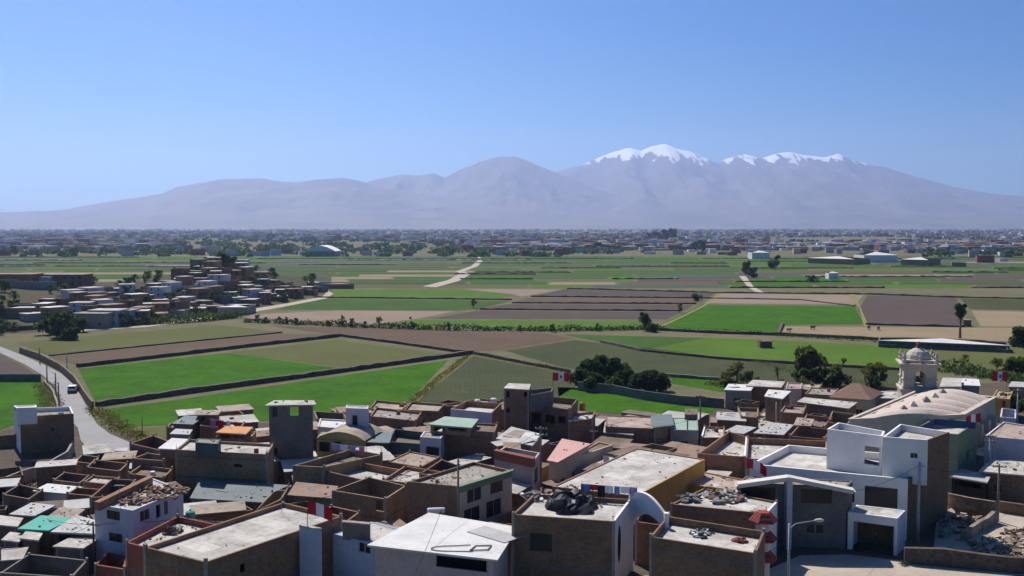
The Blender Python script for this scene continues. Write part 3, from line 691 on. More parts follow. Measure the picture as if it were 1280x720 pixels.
# trees on the hill
for P in HP:
    if not P[5]:
        for ch in P[1][P[0].name]: bpy.data.objects.remove(ch)
        bpy.data.objects.remove(P[0])
for i in range(120):
    px = hr.uniform(-30, 395); u = (px - PX) / F; t = hr.uniform(0, 130); Y = toe(u) + t; X = u * Y
    if px < 110 and hr.random() < .3: continue
    tree(0, 0, hr.uniform(3.0, 5.4), 2.6, hr.choice(['leaf_dark', 'leaf_dark', 'leaf_mid', 'leaf_olive']), 'bushy green tree growing between the hillside houses', at=Vector((X, Y, hz(X, Y) - .1)), group='trees between the hillside houses', name='hillside_tree', n=520, seed=1 + i % 3, trunk=.15, key=('ht', i % 5))
for i, px in enumerate([262, 268, 274, 281, 288, 294, 300]):
    u = (px - PX) / F; Y = toe(u) + 112; tree(0, 0, [3.5, 4.5, 6, 6, 5, 4, 3.5][i], 3.6, 'leaf_dark', f'dark tree on the crown of the hill, {ORD[i]} from the left', at=Vector((u * Y, Y, hz(u * Y, Y))), name='hilltop_tree', group='dark trees on the hill crown', n=900, seed=2, trunk=.12, key=('top', i % 2))
# long retaining wall and buildings at the far left crest, terraces
def wall_at(pts, h, th, m, label, name='wall', z_of=None):
    mb = MB()
    for a, b in zip(pts, pts[1:]):
        n = max(1, int((Vector(b) - Vector(a)).length / 6))
        for k in range(n):
            p = Vector(a).lerp(Vector(b), k / n); q = Vector(a).lerp(Vector(b), (k + 1) / n); zz = min(hz(p.x, p.y), hz(q.x, q.y))
            mb.bar((p.x, p.y, zz + h / 2 - 1), (q.x, q.y, zz + h / 2 - 1), th, h + 2)
    return tag(mb.build(name, m), label, 'wall')
def hp(px, t): u = (px - PX) / F; Y = toe(u) + t; return (u * Y, Y)
wall_at([hp(-60, 100), hp(0, 100), hp(40, 98), hp(70, 100)], 3.6, .5, 'cement', 'long pale grey retaining wall on the hill crest', 'retaining_wall')
wall_at([hp(-40, 36), hp(0, 36), hp(38, 34)], 4, .6, 'adobe', 'reddish terrace wall low on the slope', 'retaining_wall')
wall_at([hp(-20, 6), hp(40, 10), hp(75, 14)], 1.6, .5, 'stone', 'low stone wall by the fields under the slope', 'retaining_wall')
def hill_block(px, t, wd, dp, h, wm, rm, label, rz=0):
    x, y = hp(px, t); z = hz(x, y); r = root('house', (x, y, z), label, 'house')
    cs = [Vector((x + a * wd / 2 * math.cos(rz) - b * dp / 2 * math.sin(rz), y + a * wd / 2 * math.sin(rz) + b * dp / 2 * math.cos(rz))) for a, b in ((-1, -1), (1, -1), (1, 1), (-1, 1))]
    ins = inset(cs, .2); mb = MB(); hl = []
    k = max(2, int(wd / 3.2))
    for f in range(max(1, int(h / 2.7))):
        for j in range(k): s = (j + .5) * wd / k; hl.append((s - .5, s + .5, z + f * 2.7 + .9, z + f * 2.7 + 2.1))
    for i in range(4): wall(mb, cs[i], cs[(i + 1) % 4], ins[i], ins[(i + 1) % 4], z - 3, z + h, hl if i == 0 else ())
    mb.build('wall', wm, r); m2 = MB(); m2.prism(inset(cs, -.3), z + h + .003, z + h + .2); m2.build('roof', rm, r)
    e = (cs[1] - cs[0]).normalized(); nn = Vector((-e.y, e.x))
    for a, b, c, d in hl:
        g = MB(); q = [cs[0] + e * a + nn * .1, cs[0] + e * b + nn * .1]; g.face([(*q[0], c), (*q[1], c), (*q[1], d), (*q[0], d)]); g.build('window', 'glass', r)
hill_block(10, 112, 26, 10, 4.5, 'brick_dark', 'tin_rust', 'long dark brick house with rusty roof behind the crest wall')
hill_block(34, 112, 7, 7, 4, 'white', 'roof_pale', 'small whitewashed house on the hill crest wall')
hill_block(82, 112, 20, 10, 5.5, 'brick_dark', 'roof', 'big dark flat roofed house on the hill crest')
hill_block(57, 110, 6, 6, 4, 'bluewall', 'roof_pale', 'pale blue house between the two dark crest houses')
hill_block(115, 8, 12, 7, 5.0, 'cement', 'roof', 'two-storey pale grey house at the foot of the hill beside the big tree', -.1)
hill_block(134, 9, 11, 8, 5.6, 'lavender', 'roof_pale', 'two-storey lavender house second along the hill foot', -.1)
hill_block(151, 9, 10, 8, 5.2, 'bluewall', 'roof', 'grey blue two-storey house third along the hill foot', -.1)
# ---------------------------------------------------------------- distant town
r9 = random.Random(11)
far = []
def density(px, py):
    if py < 301: return 1
    if py > 322: return 0
    return .9 if px > 1150 else max(0, 1 - (py - 309) / 13) * (.7 if px < 250 else 1)
protos = []
for k, (wm, rm, nm) in enumerate([('brick', 'roof', 'brick'), ('white', 'roof_pale', 'white'), ('cream', 'roof_pale', 'cream'), ('brick_dark', 'tin', 'dark brick'), ('pinkwall', 'roof', 'pale pink'), ('cement', 'roof_pale', 'grey'), ('brick_red', 'roof_pink', 'red brick'), ('bluewall', 'roof_pale', 'pale blue')]):
    s = root('distant_house', (0, 0, 0), f'small {nm} flat-roofed house on the near edge of the distant town', 'house'); wd, dp, h = r9.uniform(8, 14), r9.uniform(7, 11), r9.choice([3, 3, 5.4])
    pts = [Vector((-wd / 2, -dp / 2)), Vector((wd / 2, -dp / 2)), Vector((wd / 2, dp / 2)), Vector((-wd / 2, dp / 2))]; ins = inset(pts, .3); mb = MB()
    for i in range(4): wall(mb, pts[i], pts[(i + 1) % 4], ins[i], ins[(i + 1) % 4], 0, h + .6)
    mb.build('wall', wm, s); m2 = MB(); m2.prism(ins, h - .2, h); m2.build('roof', rm, s); s['group'] = 'houses on the near edge of the distant town'
    protos.append([s, family(s), False])
cnt = 0
while cnt < 150:
    px, py = r9.uniform(-30, 1310), r9.uniform(311, 324)
    if px > 1120 and r9.random() < .5: py = r9.uniform(311, 336)
    elif r9.random() > density(px, py) * 2.2: continue
    if 980 < px < 1190 and py > 318: continue
    P = r9.choice(protos); g = G(px, py, 0); rz = r9.uniform(-.5, .5)
    if any((g - q).length < 17 for q in far): continue
    far.append(g); cnt += 1
    if not P[2]: P[2] = True; P[0].location = g; P[0].rotation_euler.z = rz
    else: dup(P[0], g, rz, (r9.uniform(.8, 1.3), r9.uniform(.8, 1.2), r9.uniform(.8, 1.3)), None, None, P[1])
mb = MB(); fm = ['brick', 'white', 'cream', 'brick_dark', 'pinkwall', 'cement', 'brick_red', 'bluewall', 'roof_pale', 'roof', 'brick_tan', 'roof_brown']
for i in range(9000):
    py = 287.2 + 26 * r9.random() ** 1.4; px = r9.uniform(-120, 1400)
    if r9.random() > density(px, py) : continue
    g = G(px, py, 0)
    if noise.noise(Vector((g.x * .0016, g.y * .0007, 3))) < -.22: continue
    wd, dp, h = r9.uniform(8, 24), r9.uniform(8, 20), r9.choice([3, 3, 5.5, 5.5, 8, 11 if g.y > 1800 else 5.5]); i0 = r9.randrange(8)
    c, s_ = math.cos(r9.uniform(-.5, .5)), math.sin(r9.uniform(-.5, .5)); n_ = math.hypot(c, s_); c /= n_; s_ /= n_
    q = [Vector((g.x + a * wd / 2 * c - b * dp / 2 * s_, g.y + a * wd / 2 * s_ + b * dp / 2 * c)) for a, b in ((-1, -1), (1, -1), (1, 1), (-1, 1))]
    k = len(mb.f); mb.prism(q, 0, h, i0, bottom=False); mb.mi[k] = r9.choice([8, 8, 9, 11, i0])
o = mb.build('far_town', fm); tag(o, 'countless tiny houses of the distant town fading to the mountains', 'town', kind='stuff')
mb = MB()
for i in range(3400):
    py = 287.5 + 34 * r9.random() ** 1.5; px = r9.uniform(-120, 1400); g = G(px, py, 0)
    if py > 318 and r9.random() < .6: continue
    if noise.noise(Vector((g.x * .002, g.y * .001, 9))) < -.12: continue
    h = r9.uniform(3, 8); rr = r9.uniform(3, 7) * (1 + g.y / 6000)
    for j in range(16):
        a = r9.uniform(0, 6.28); q = r9.random() ** .5 * rr
        leafc = g + Vector((math.cos(a) * q, math.sin(a) * q, h * (.15 + .85 * r9.random() * (1 - q / rr * .5)))); rs = rr * .45
        u = Vector((r9.gauss(0, 1), r9.gauss(0, 1), r9.gauss(0, 1))).normalized(); v = u.orthogonal().normalized() * rs; w2 = u.cross(v)
        mb.face([leafc - v, leafc + w2 * .7, leafc + v, leafc - w2 * .7])
tag(mb.build('far_trees', 'leaf_dark'), 'trees scattered through the distant town', 'trees', kind='stuff')
for i, (x, y, h, rr) in enumerate([(820, 301, 22, 16), (832, 301, 26, 18), (842, 301, 28, 18), (812, 301, 18, 14), (868, 313, 12, 8), (878, 314, 15, 8), (757, 315, 10, 9), (748, 314, 12, 7), (18, 318, 11, 9), (92, 319, 9, 7), (338, 300, 16, 12)]):
    tree(x, y, h, rr, 'leaf_dark', f'tall dark tree rising above the distant town, {ORD[i]} of the scattered tall ones', name='distant_tree', group='tall trees in the distant town', seed=2, n=900, trunk=.1, key=('dist', i % 2), clumps=12)
# arched white hall, long white sheds
def shed(pa, pb, dp, h, label, wm='cement', rm='tin_white', pitch=.8, name='shed', posts=0, cat='shed'):
    a, b = G(*pa).xy, G(*pb).xy; e = (b - a).normalized(); nn = Vector((-e.y, e.x)); c = (a + b) / 2
    r = root(name, (c.x, c.y, 0), label, cat); q = [a, b, b + nn * dp, a + nn * dp]; ins = inset(q, .25); mb = MB(); L = (b - a).length; hl = []
    if posts: hl = [(L * (k + .12) / posts, L * (k + .88) / posts, .9, h - .5) for k in range(posts)]
    for i in range(4): wall(mb, q[i], q[(i + 1) % 4], ins[i], ins[(i + 1) % 4], 0, h, hl if i == 0 else ())
    mb.build('wall', wm, r); m2 = MB(); o = 0.5
    f0, f1, k0, k1 = a - e * o - nn * o, b + e * o - nn * o, b + e * o + nn * (dp + o), a - e * o + nn * (dp + o); m0, m1 = (f0 + k0) / 2, (f1 + k1) / 2
    for z in (0, .12):
        F_ = [(*f0, h + z + .01), (*f1, h + z + .01), (*m1, h + pitch + z), (*m0, h + pitch + z)]; K_ = [(*m0, h + pitch + z), (*m1, h + pitch + z), (*k1, h + z + .01), (*k0, h + z + .01)]
        m2.face(F_ if z else F_[::-1]); m2.face(K_ if z else K_[::-1])
    m2.face([(*f0, h + .01), (*f1, h + .01), (*f1, h + .13), (*f0, h + .13)])
    m2.build('roof', rm, r); return r
shed((1098, 434), (1262, 441), 9, 2.0, 'long low shed with pale roof beside the tall eucalyptus', 'cement_dark', 'tin_white', .8, posts=14)
shed((1010, 329), (1068, 331), 26, 5, 'long pale shed nearest the tall dark tree in the far fields', 'brick_tan', 'tin_white', 2)
shed((1080, 328), (1122, 328), 30, 7, 'white two-level hall between the long far sheds', 'white', 'tin_white', 3)
shed((1126, 331), (1160, 332), 26, 5, 'last long white shed toward the frame edge in the far fields', 'brick_tan', 'tin_white', 2)
shed((940, 324), (962, 324), 20, 7, 'small bright white building beside the tall dark tree', 'white', 'tin_white', 2, 'house', cat='house')
shed((272, 394), (309, 394), 14, 3.2, 'flat pale roofed roadside hall at the foot of the hill', 'cement', 'tin_white', .3)
shed((372, 358), (400, 359), 10, 2.5, 'low pale building at the road bend behind the hill', 'bluewall', 'tin_white', .3)
shed((1204, 408), (1214, 408), 5, 2.2, 'tiny hut beside the eucalyptus in the straw field', 'adobe', 'tin_rust', .3, 'hut', cat='hut')
shed((950, 435), (965, 435), 3, 1.9, 'dark little hut alone in the pale green field', 'wood', 'roof_brown', .2, 'hut', cat='hut')
shed((1036, 349), (1048, 349), 8, 4, 'small white farmhouse among the far strip fields', 'white', 'tin_white', 1, 'house', cat='house')
shed((405, 361), (440, 361), 8, 2.6, 'low brown building beside the distant tree clump', 'brick_tan', 'tin_rust', .3)
c = G(404, 320, 0); r = root('sports_hall', c, 'white arched roof hall standing out in the distant town', 'hall')
mb = MB(); W, Dp = 34, 40
mb.box(c, W, Dp, 6); mb.build('wall', 'cement', r)
mb = MB(); n = 14
pr = [(c.x - W / 2 - 1 + (W + 2) * k / n, 6.05 + 6.5 * math.sin(math.pi * k / n)) for k in range(n + 1)]
for (xa, za), (xb, zb) in zip(pr, pr[1:]): mb.face([(xa, c.y - Dp / 2, za), (xb, c.y - Dp / 2, zb), (xb, c.y + Dp / 2, zb), (xa, c.y + Dp / 2, za)])
mb.face([(x, c.y - Dp / 2, z) for x, z in reversed(pr)]); mb.face([(x, c.y + Dp / 2, z) for x, z in pr]); mb.build('roof', 'white', r)
# ---------------------------------------------------------------- mountains
def mtmat(snow):
    m, n, b = _m('mountain'); geo = n.nodes.new('ShaderNodeNewGeometry'); pos = geo.outputs['Position']
    col = _mix(n, _ramp(n, _noise(n, pos, .0012, 6, .7), .35, .65), (.15, .11, .085), (.06, .052, .045))
    sx = n.nodes.new('ShaderNodeSeparateXYZ'); n.links.new(pos, sx.inputs[0])
    mp = n.nodes.new('ShaderNodeMapping'); mp.inputs['Scale'].default_value = (.0058, .0011, .0016); n.links.new(pos, mp.inputs[0]); nz = _noise(n, mp.outputs[0], 1.0, 8, .62)
    ad = n.nodes.new('ShaderNodeMath'); ad.operation = 'MULTIPLY_ADD'; ad.inputs[1].default_value = 1100; n.links.new(nz, ad.inputs[0]); n.links.new(sx.outputs[2], ad.inputs[2])
    sn = _ramp(n, ad.outputs[0], 1690, 1740)
    n.links.new(_mix(n, sn, col, (.92, .93, .96)) if snow else col, b.inputs['Base Color']); b.inputs['Roughness'].default_value = .9; return m
M['mountain'] = mtmat(True); M['bare_mountain'] = mtmat(False)
def mountain(name, prof, Yc, depth, rough, seed, fac=1.3):
    mb = MB(); nx, ny = 420, 70; x0, x1 = prof[0][0], prof[-1][0]
    for i in range(nx + 1):
        px = x0 + (x1 - x0) * i / nx; py = lerp_tab(prof, px); zc = zat(py, Yc)
        for j in range(ny + 1):
            t = j / ny * 1.5; Y = Yc - depth * (1 - t); X = (px - PX) / F * Yc * (1 + .15 * (t - 1))
            f = t ** fac if t <= 1 else max(0, 1 - (t - 1) * 1.6)
            q = Vector((X / 1000, Y / 2600, seed))
            g = abs(noise.noise(q * 1.1)) * .5 + abs(noise.noise(q * 2.6)) * .3 + abs(noise.noise(q * 6)) * .16
            env = t * (1.02 - t) * 3.4 if t < 1.02 else 0
            z = zc * f * (1 - rough * g * max(0, env)) + (0 if t < .06 else (noise.noise(Vector((X / 260, Y / 400, seed)))) * 9 * min(1, zc / 800))
            mb.v.append(Vector((X, Y, max(-2, z) if 0 < t < 1.45 else -5)))
    for i in range(nx):
        for j in range(ny):
            a = i * (ny + 1) + j; mb.f.append([a, a + ny + 1, a + ny + 2, a + 1]); mb.mi.append(0)
    return tag(mb.build(name, 'mountain' if Yc > 16000 else 'bare_mountain', smooth=True), kind='structure')
mountain('mountains', [(480, 275), (560, 258), (640, 228), (697, 212), (725, 205), (745, 196), (765, 188), (785, 182), (800, 187), (815, 180), (830, 178), (845, 184), (860, 186), (880, 196), (897, 203), (906, 197), (930, 191), (950, 196), (968, 190), (985, 188), (1000, 191), (1015, 193), (1030, 195), (1045, 190), (1060, 197), (1090, 205), (1130, 215), (1170, 228), (1230, 240), (1280, 246), (1400, 260), (1650, 277)], 17500, 6500, .85, 1.7)
mountain('mountains', [(330, 268), (420, 240), (470, 223), (500, 217), (525, 218), (543, 215), (556, 221), (575, 211), (600, 200), (625, 193), (643, 193), (660, 200), (680, 208), (700, 216), (760, 240), (850, 262), (960, 278)], 14800, 4200, .7, 5.2)
mountain('hills', [(-420, 276), (-100, 270), (0, 265), (50, 263), (80, 262), (110, 256), (140, 251), (180, 245), (205, 241), (225, 232), (250, 228), (280, 222), (300, 222), (330, 221), (350, 226), (370, 227), (400, 223), (430, 221), (445, 224), (470, 230), (540, 244), (640, 260), (740, 265), (780, 272), (822, 281)], 12500, 3600, .65, 9.1)
# ---------------------------------------------------------------- haze: one closed box of even air
mb = MB(); mb.prism([(-30000, -1500), (30000, -1500), (30000, 23000), (-30000, 23000)], -6, 1640)
m = bpy.data.materials.new('haze'); m.use_nodes = True; n = m.node_tree; n.nodes.clear()
o_ = n.nodes.new('ShaderNodeOutputMaterial'); v_ = n.nodes.new('ShaderNodeVolumePrincipled')
v_.inputs['Density'].default_value = HAZE_D; v_.inputs['Color'].default_value = (.50, .64, 1.0, 1); v_.inputs['Anisotropy'].default_value = .55
n.links.new(v_.outputs[0], o_.inputs['Volume']); M['haze'] = m
tag(mb.build('haze', 'haze'), 'pale blue haze over the valley', 'haze', kind='stuff')
# ================================================================ the town
# ---- left edge
B('house', 'whitewashed house with bare brick side beside the road bend', [(25, 521), (92, 517), (88, 508), (17, 511)], 6, 'white', 'roof', .7, em={0: 'brick_dark'}, win=[(0, 64, 535, 68, 539, 'o'), (0, 84, 533, 88, 540, 'w'), (1, 93, 530, 96, 537, 'w')], auto=.6)
B('stairwell', 'white stair block on the flat roof of the house by the road', [(21, 510), (46, 509), (45, 506), (17, 507)], 7.9, 'white', 'roof_pale', .1, z0=5.3, cat='roof room', frame=False, win=[(3, 17, 509, 20, 514, 'w')])
B('kiosk', 'tiny white kiosk with brown door at the road end', [(146, 563), (157, 563), (157, 560), (147, 560)], 2.6, 'offwhite', 'roof_pale', 0, win=[(0, 147, 564, 150, 573, 'd')], cat='kiosk')
B('house', 'low brick house with open yard just past the road end', [(165, 573), (205, 576), (218, 570), (184, 566)], 3.8, 'brick_tan', 'roof_brown', 1.2, win=[(1, 206, 578, 216, 592, 'o')])
B('house', 'roofless brick shell behind the low brick house at the road end', [(162, 554), (200, 563), (213, 552), (192, 544)], 3.2, 'brick', None, .5)
B('lean_to', 'bright white sheet metal roof leaning on the big brick house', [(200, 560), (219, 561), (233, 549), (216, 548)], 5.2, 'brick', 'tin_white', 0, frame=False, cat='roof shelter')
B('house', 'large plain brick house whose long blank wall faces the camera', [(219, 562), (334, 568), (342, 555), (236, 549)], 6.2, 'brick_tan', 'roof_pale', .35, win=[(0, 293, 580, 303, 584, 'o')])
B('roof_room', 'dark blue room on the roof of the large plain brick house', [(244, 553), (272, 555), (276, 549), (247, 548)], 7.6, 'teal', 'roof', .05, z0=5.9, cat='roof room', frame=False, lip=.1)
B('shed', 'small grey metal shed among the rooftops behind the white sheet roof', [(213, 542), (236, 543), (240, 537), (220, 536)], 4.4, 'cement', 'tin', 0, cat='shed', lip=.1)
B('house', 'low brick house with grey green tin roof at the field edge', [(208, 534), (246, 536), (252, 529), (213, 528)], 3.2, 'brick', 'roof_brown', .4)
B('shelter', 'grey green tin shelter nearest the green field', [(217, 529), (240, 530), (253, 521), (232, 520)], 4.6, 'brick_dark', 'tin_teal', 0, cat='roof shelter', frame=False)
B('shelter', 'small raised room with pale slab roof standing against the bright green field', [(247, 518), (270, 518), (274, 513), (249, 513)], 5.4, 'brick_dark', 'roof_tan', 0, cat='roof room', frame=False, lip=.4, win=[(0, 250, 521, 256, 526, 'o')])
B('house', 'brick house hung with pink and red laundry by the green field', [(250, 532), (300, 536), (306, 528), (256, 526)], 4, 'brick', 'roof_brown', .5)
B('house', 'brick house under an orange sheet roof near the grey concrete tower', [(270, 546), (312, 549), (320, 540), (282, 538)], 4.6, 'brick', 'roof_pale', .3, win=[(0, 303, 550, 309, 558, 'd')])
B('shelter', 'orange sheet roof on posts near the grey concrete tower', [(272, 540), (306, 542), (314, 534), (284, 533)], 6.6, 'brick_dark', 'orange', 0, z0=4.4, cat='roof shelter', frame=False, win=[(0, 274, 542, 288, 548, 'o'), (0, 290, 542, 304, 548, 'o')])
B('house', 'tall narrow grey concrete tower house with open top storey', [(336, 506), (391, 505), (389, 501), (345, 501)], 10.4, 'cement_dark', 'roof_pale', 0, frame=False, lip=.45, win=[(0, 338, 508, 347, 521, 'o'), (0, 362, 508, 374, 520, 'o'), (0, 337, 560, 347, 570, 'o'), (2, 345, 508, 380, 521, 'o'), (1, 390, 508, 391, 520, 'o')])
B('house', 'brick yard wall house just past the concrete tower by the field', [(396, 524), (436, 527), (430, 516), (392, 514)], 3.4, 'brick_tan', None, .5)
B('house', 'white annex with skylight slabs between the concrete tower and the white stair block', [(397, 533), (432, 536), (434, 525), (400, 523)], 4.4, 'offwhite', 'tin_white', .25, auto=.4)
B('stair_tower', 'white stair tower with a dark doorway rising over the yellow arched house', [(432, 510), (460, 511), (461, 507), (433, 506)], 8.2, 'lavender', 'roof_pale', .1, win=[(0, 440, 519, 447, 538, 'o')], cat='stair tower')
# yellow arched house
r, pts = B('house', 'yellow house with a low arched front beside the white stair tower', [(396, 548), (457, 551), (462, 542), (402, 540)], 4.4, 'yellow', 'roof', 0, lip=.05, win=[(0, 397, 552, 412, 565, 'o'), (0, 418, 551, 427, 562, 'o')])
a, b = pts[0], pts[1]; e = (b - a).normalized(); nn = Vector((-e.y, e.x)); L = (b - a).length; n = 12
ar = [(L * k / n, 4.42 + 1.15 * math.sin(math.pi * k / n) ** .8) for k in range(n + 1)]
for off in (-.25, 7.2):
    mb = MB(); q = [(*(a + e * s + nn * off), z) for s, z in ar] ; q2 = [(*(a + e * s + nn * (off + .3)), z) for s, z in ar]
    mb.face(q[::-1]); mb.face(q2); mb.build('gable', 'yellow', r)
mb = MB()
for (s0, z0_), (s1, z1_) in zip(ar, ar[1:]): mb.face([(*(a + e * s0 - nn * .4), z0_ + .05), (*(a + e * s1 - nn * .4), z1_ + .05), (*(a + e * s1 + nn * 7.6), z1_ + .05), (*(a + e * s0 + nn * 7.6), z0_ + .05)])
mb.build('roof', 'roof_tan', r)
B('house', 'grey blue house with a slanting roof beside the stair tower', [(457, 552), (485, 553), (489, 541), (462, 538)], 4.2, 'teal', 'tin_teal', 0, auto=.5)
B('house', 'brick house with a flat roof and clutter beyond the grey blue house', [(462, 520), (520, 526), (527, 515), (470, 509)], 3.8, 'brick', 'roof', .4, auto=.3)
B('house', 'low tan brick house at the field corner behind the stair tower', [(461, 511), (500, 514), (512, 504), (470, 500)], 3.2, 'brick_tan', 'roof_tan', .4)
B('house', 'mud brick house with ragged parapet beside the field path', [(505, 512), (548, 514), (556, 505), (514, 502)], 3.4, 'adobe', 'roof_tan', .4)
B('house', 'shaded teal courtyard house below the pale green canopy', [(484, 552), (528, 555), (538, 541), (493, 536)], 4, 'teal', 'roof_brown', 1.2, auto=.4)
B('house', 'lavender upper room over a dark opening near the pale green canopy', [(525, 546), (551, 548), (556, 541), (530, 539)], 5.6, 'lavender', 'roof', .1, win=[(0, 532, 558, 550, 570, 'o')])
B('canopy', 'pale green sheet canopy on posts above the brick house', [(538, 530), (588, 534), (596, 524), (557, 521)], 7.0, 'brick_tan', 'tin_pale_green', 0, z0=5.6, cat='canopy', frame=False, win=[(0, 541, 533, 556, 540, 'o'), (0, 560, 533, 584, 540, 'o')])
B('house', 'plain windowless brick house under the pale green canopy', [(553, 536), (618, 540), (622, 530), (566, 527)], 6.2, 'brick', 'roof_brown', .3)
B('house', 'long roof terrace with lavender parapet beside the unfinished brick tower', [(563, 511), (615, 516), (627, 504), (583, 501)], 5, 'lavender', 'roof_pale', 1.0, em={1: 'brick', 2: 'brick', 3: 'brick'})
B('house', 'low brick strip house between lavender terrace and dull green field', [(545, 507), (580, 508), (628, 500), (600, 498)], 3, 'brick_tan', 'roof_tan', .4)
# unfinished dark brick tower house
B('house', 'dark unfinished brick tower with concrete frame next to the flag over the fields', [(630, 485), (661, 487), (663, 480), (636, 479)], 9.8, 'brick_dark', 'roof_pale', 0, lip=.05, win=[(0, 632, 489, 637, 497, 'o'), (0, 655, 490, 660, 496, 'o'), (0, 632, 510, 637, 516, 'o')])
r, pts = B('house', 'unfinished brick wing with open upper floor right against the dark tower', [(662, 505), (712, 512), (722, 499), (676, 494)], 6.8, 'brick_dark', 'roof_brown', 1.0, win=[(0, 664, 516, 676, 530, 'o'), (0, 682, 518, 694, 530, 'o'), (0, 698, 520, 708, 530, 'o')])
B('roof_room', 'grey walled room on the unfinished wing, open to the sky', [(662, 494), (690, 489), (692, 484), (664, 487)], 9, 'cement_dark', None, .5, z0=6.2, cat='roof room', frame=False)
B('house', 'brick house with clear pale roof immediately beyond the unfinished wing', [(711, 527), (741, 523), (744, 514), (716, 517)], 5.2, 'brick', 'roof_pale', .4)
# ---- middle
B('house', 'house under patched sheet roofing behind the dark red parapet', [(622, 548), (664, 556), (676, 543), (640, 534)], 5.6, 'brick', 'tin', 0, auto=.3)
B('house', 'pale house with a dark red parapet below the patched sheet roofs', [(618, 567), (666, 578), (675, 566), (631, 558)], 6.2, 'pinkwall', 'roof_brown', 1.0, th=.25, win=[(1, 668, 588, 672, 600, 'w'), (0, 640, 598, 662, 610, 'd')])
B('parapet', 'dark red rooftop parapet band of the pale house in mid town', [(617.5, 563), (666.5, 573.6), (669, 571), (620.5, 561)], 6.9, 'brick_red', 'brick_red', 0, z0=5.75, lip=.02, cat='parapet', frame=False)
B('house', 'pink sheet roofed house with cream walls in mid town', [(686, 575), (696, 577), (736, 555), (704, 549)], 4.9, 'cream', 'tile_pink', 0, auto=.7)
B('house', 'cream and orange walled wing at the end of the pink roofed house', [(697, 581), (712, 574), (766, 556), (748, 552)], 3.9, 'orange', 'roof_brown', .2, em={0: 'cream', 1: 'cream'}, auto=.6)
B('house', 'house with a broad flat pinkish roof near the green field edge', [(757, 533), (822, 536), (818, 521), (757, 519)], 4.2, 'brick', 'roof_pink', .15, auto=.3)
B('lean_to', 'grey tin lean-to in front of the broad pinkish roof', [(756, 540), (790, 543), (786, 530), (758, 528)], 3.3, 'brick_dark', 'tin', 0, cat='shed')
B('house', 'small gabled tin house beside the broad pinkish roof', [(818, 534), (841, 531), (838, 518), (815, 519)], 4.6, 'brick_tan', 'tin_teal', 0)
B('house', 'low house with pale greenish slab roof past the gabled tin house', [(838, 537), (873, 538), (872, 523), (840, 522)], 4, 'cement', 'tin_pale_green', .1, auto=.5)
B('house', 'small white sided brick house at the tall dark pole', [(876, 547), (905, 547), (906, 534), (880, 533)], 3.8, 'brick', 'roof_pale', .3, em={3: 'white'})
B('shed', 'rusty red box shed behind the small white sided house', [(888, 528), (896, 528), (896, 522), (889, 521)], 3.9, 'brick_red', 'tin_rust', 0, cat='shed', lip=.05)
B('house', 'low shed with grey curved roofing near the long grey wall', [(896, 524), (931, 526), (930, 516), (898, 515)], 3.2, 'brick_dark', 'tin', 0)
B('house', 'tan brick yard house before the three tin roofed houses', [(926, 520), (948, 522), (948, 510), (922, 509)], 3.6, 'brick_tan', 'roof_brown', .6)
B('roof_room', 'dark brown box room near the long grey wall', [(856, 518), (872, 518), (871, 511), (857, 511)], 4.8, 'brick_dark', 'roof_brown', 0, cat='house', lip=.05)
B('house', 'house with wide pale tin roof and porch next to the grey wall', [(907, 487), (937, 488), (942, 481), (912, 480)], 3.8, 'cement', 'tin_white', 0, auto=.8)
B('house', 'house with cream folded roof behind the porch house', [(934, 482), (975, 484), (980, 477), (942, 475)], 4, 'brick', 'roof_pale', 0, auto=.4)
B('house', 'brick house with flat pale roof at the end of the grey wall', [(957, 495), (977, 498), (987, 489), (962, 487)], 4.6, 'brick_dark', 'tin_white', 0, em={1: 'brick_dark'})
B('house', 'pink domed roof house beyond the brick house with flat pale roof', [(982, 486), (1001, 486), (1003, 479), (984, 478)], 4.2, 'pinkwall', 'roof_pink', .2)
B('house', 'low brown house with mottled roof beside the dirt street', [(975, 515), (1004, 517), (1008, 507), (981, 506)], 3.5, 'brick', 'roof', .3)
B('house', 'long low house with pale roof line in front of the tiled hip roof', [(998, 502), (1060, 510), (1070, 503), (1006, 497)], 3.9, 'brick', 'roof_pale', 0, auto=.3)
B('house', 'low house with greyish roof behind the long low house', [(1006, 492), (1040, 494), (1048, 486), (1014, 484)], 3.6, 'brick_tan', 'roof', .2)
B('house', 'low tan roofed house beside the trees behind the town', [(1000, 487), (1022, 487), (1028, 480), (1003, 480)], 3.2, 'brick_tan', 'roof_tan', .1)
B('house', 'pale flat roofed house between hip roof and belfry', [(1096, 497), (1126, 498), (1126, 490), (1097, 489)], 3.8, 'brick_tan', 'roof_pale', 0, auto=.5)
B('house', 'cluttered brown yard house in front of the long low house', [(1000, 530), (1030, 534), (1040, 522), (1008, 518)], 3.2, 'brick', 'roof_brown', .8)
B('house', 'pink walled roofless rooms before the hip roofed house', [(1034, 528), (1060, 530), (1070, 518), (1040, 514)], 3.2, 'brick_tan', None, .4)
B('house', 'brick shell with roof beams beside the white house', [(986, 545), (1030, 549), (1040, 537), (998, 532)], 3.6, 'brick_dark', None, .4)
B('shed', 'low shed with pinkish sheet roof near the dirt street', [(994, 531), (1012, 532), (1016, 524), (998, 522)], 3.8, 'brick', 'roof_pink', 0, cat='shed')
B('lean_to', 'patched pale roofs along the dirt street before the brick yard', [(944, 541), (978, 543), (990, 531), (962, 528)], 3.2, 'brick_dark', 'tin', 0, cat='shed')
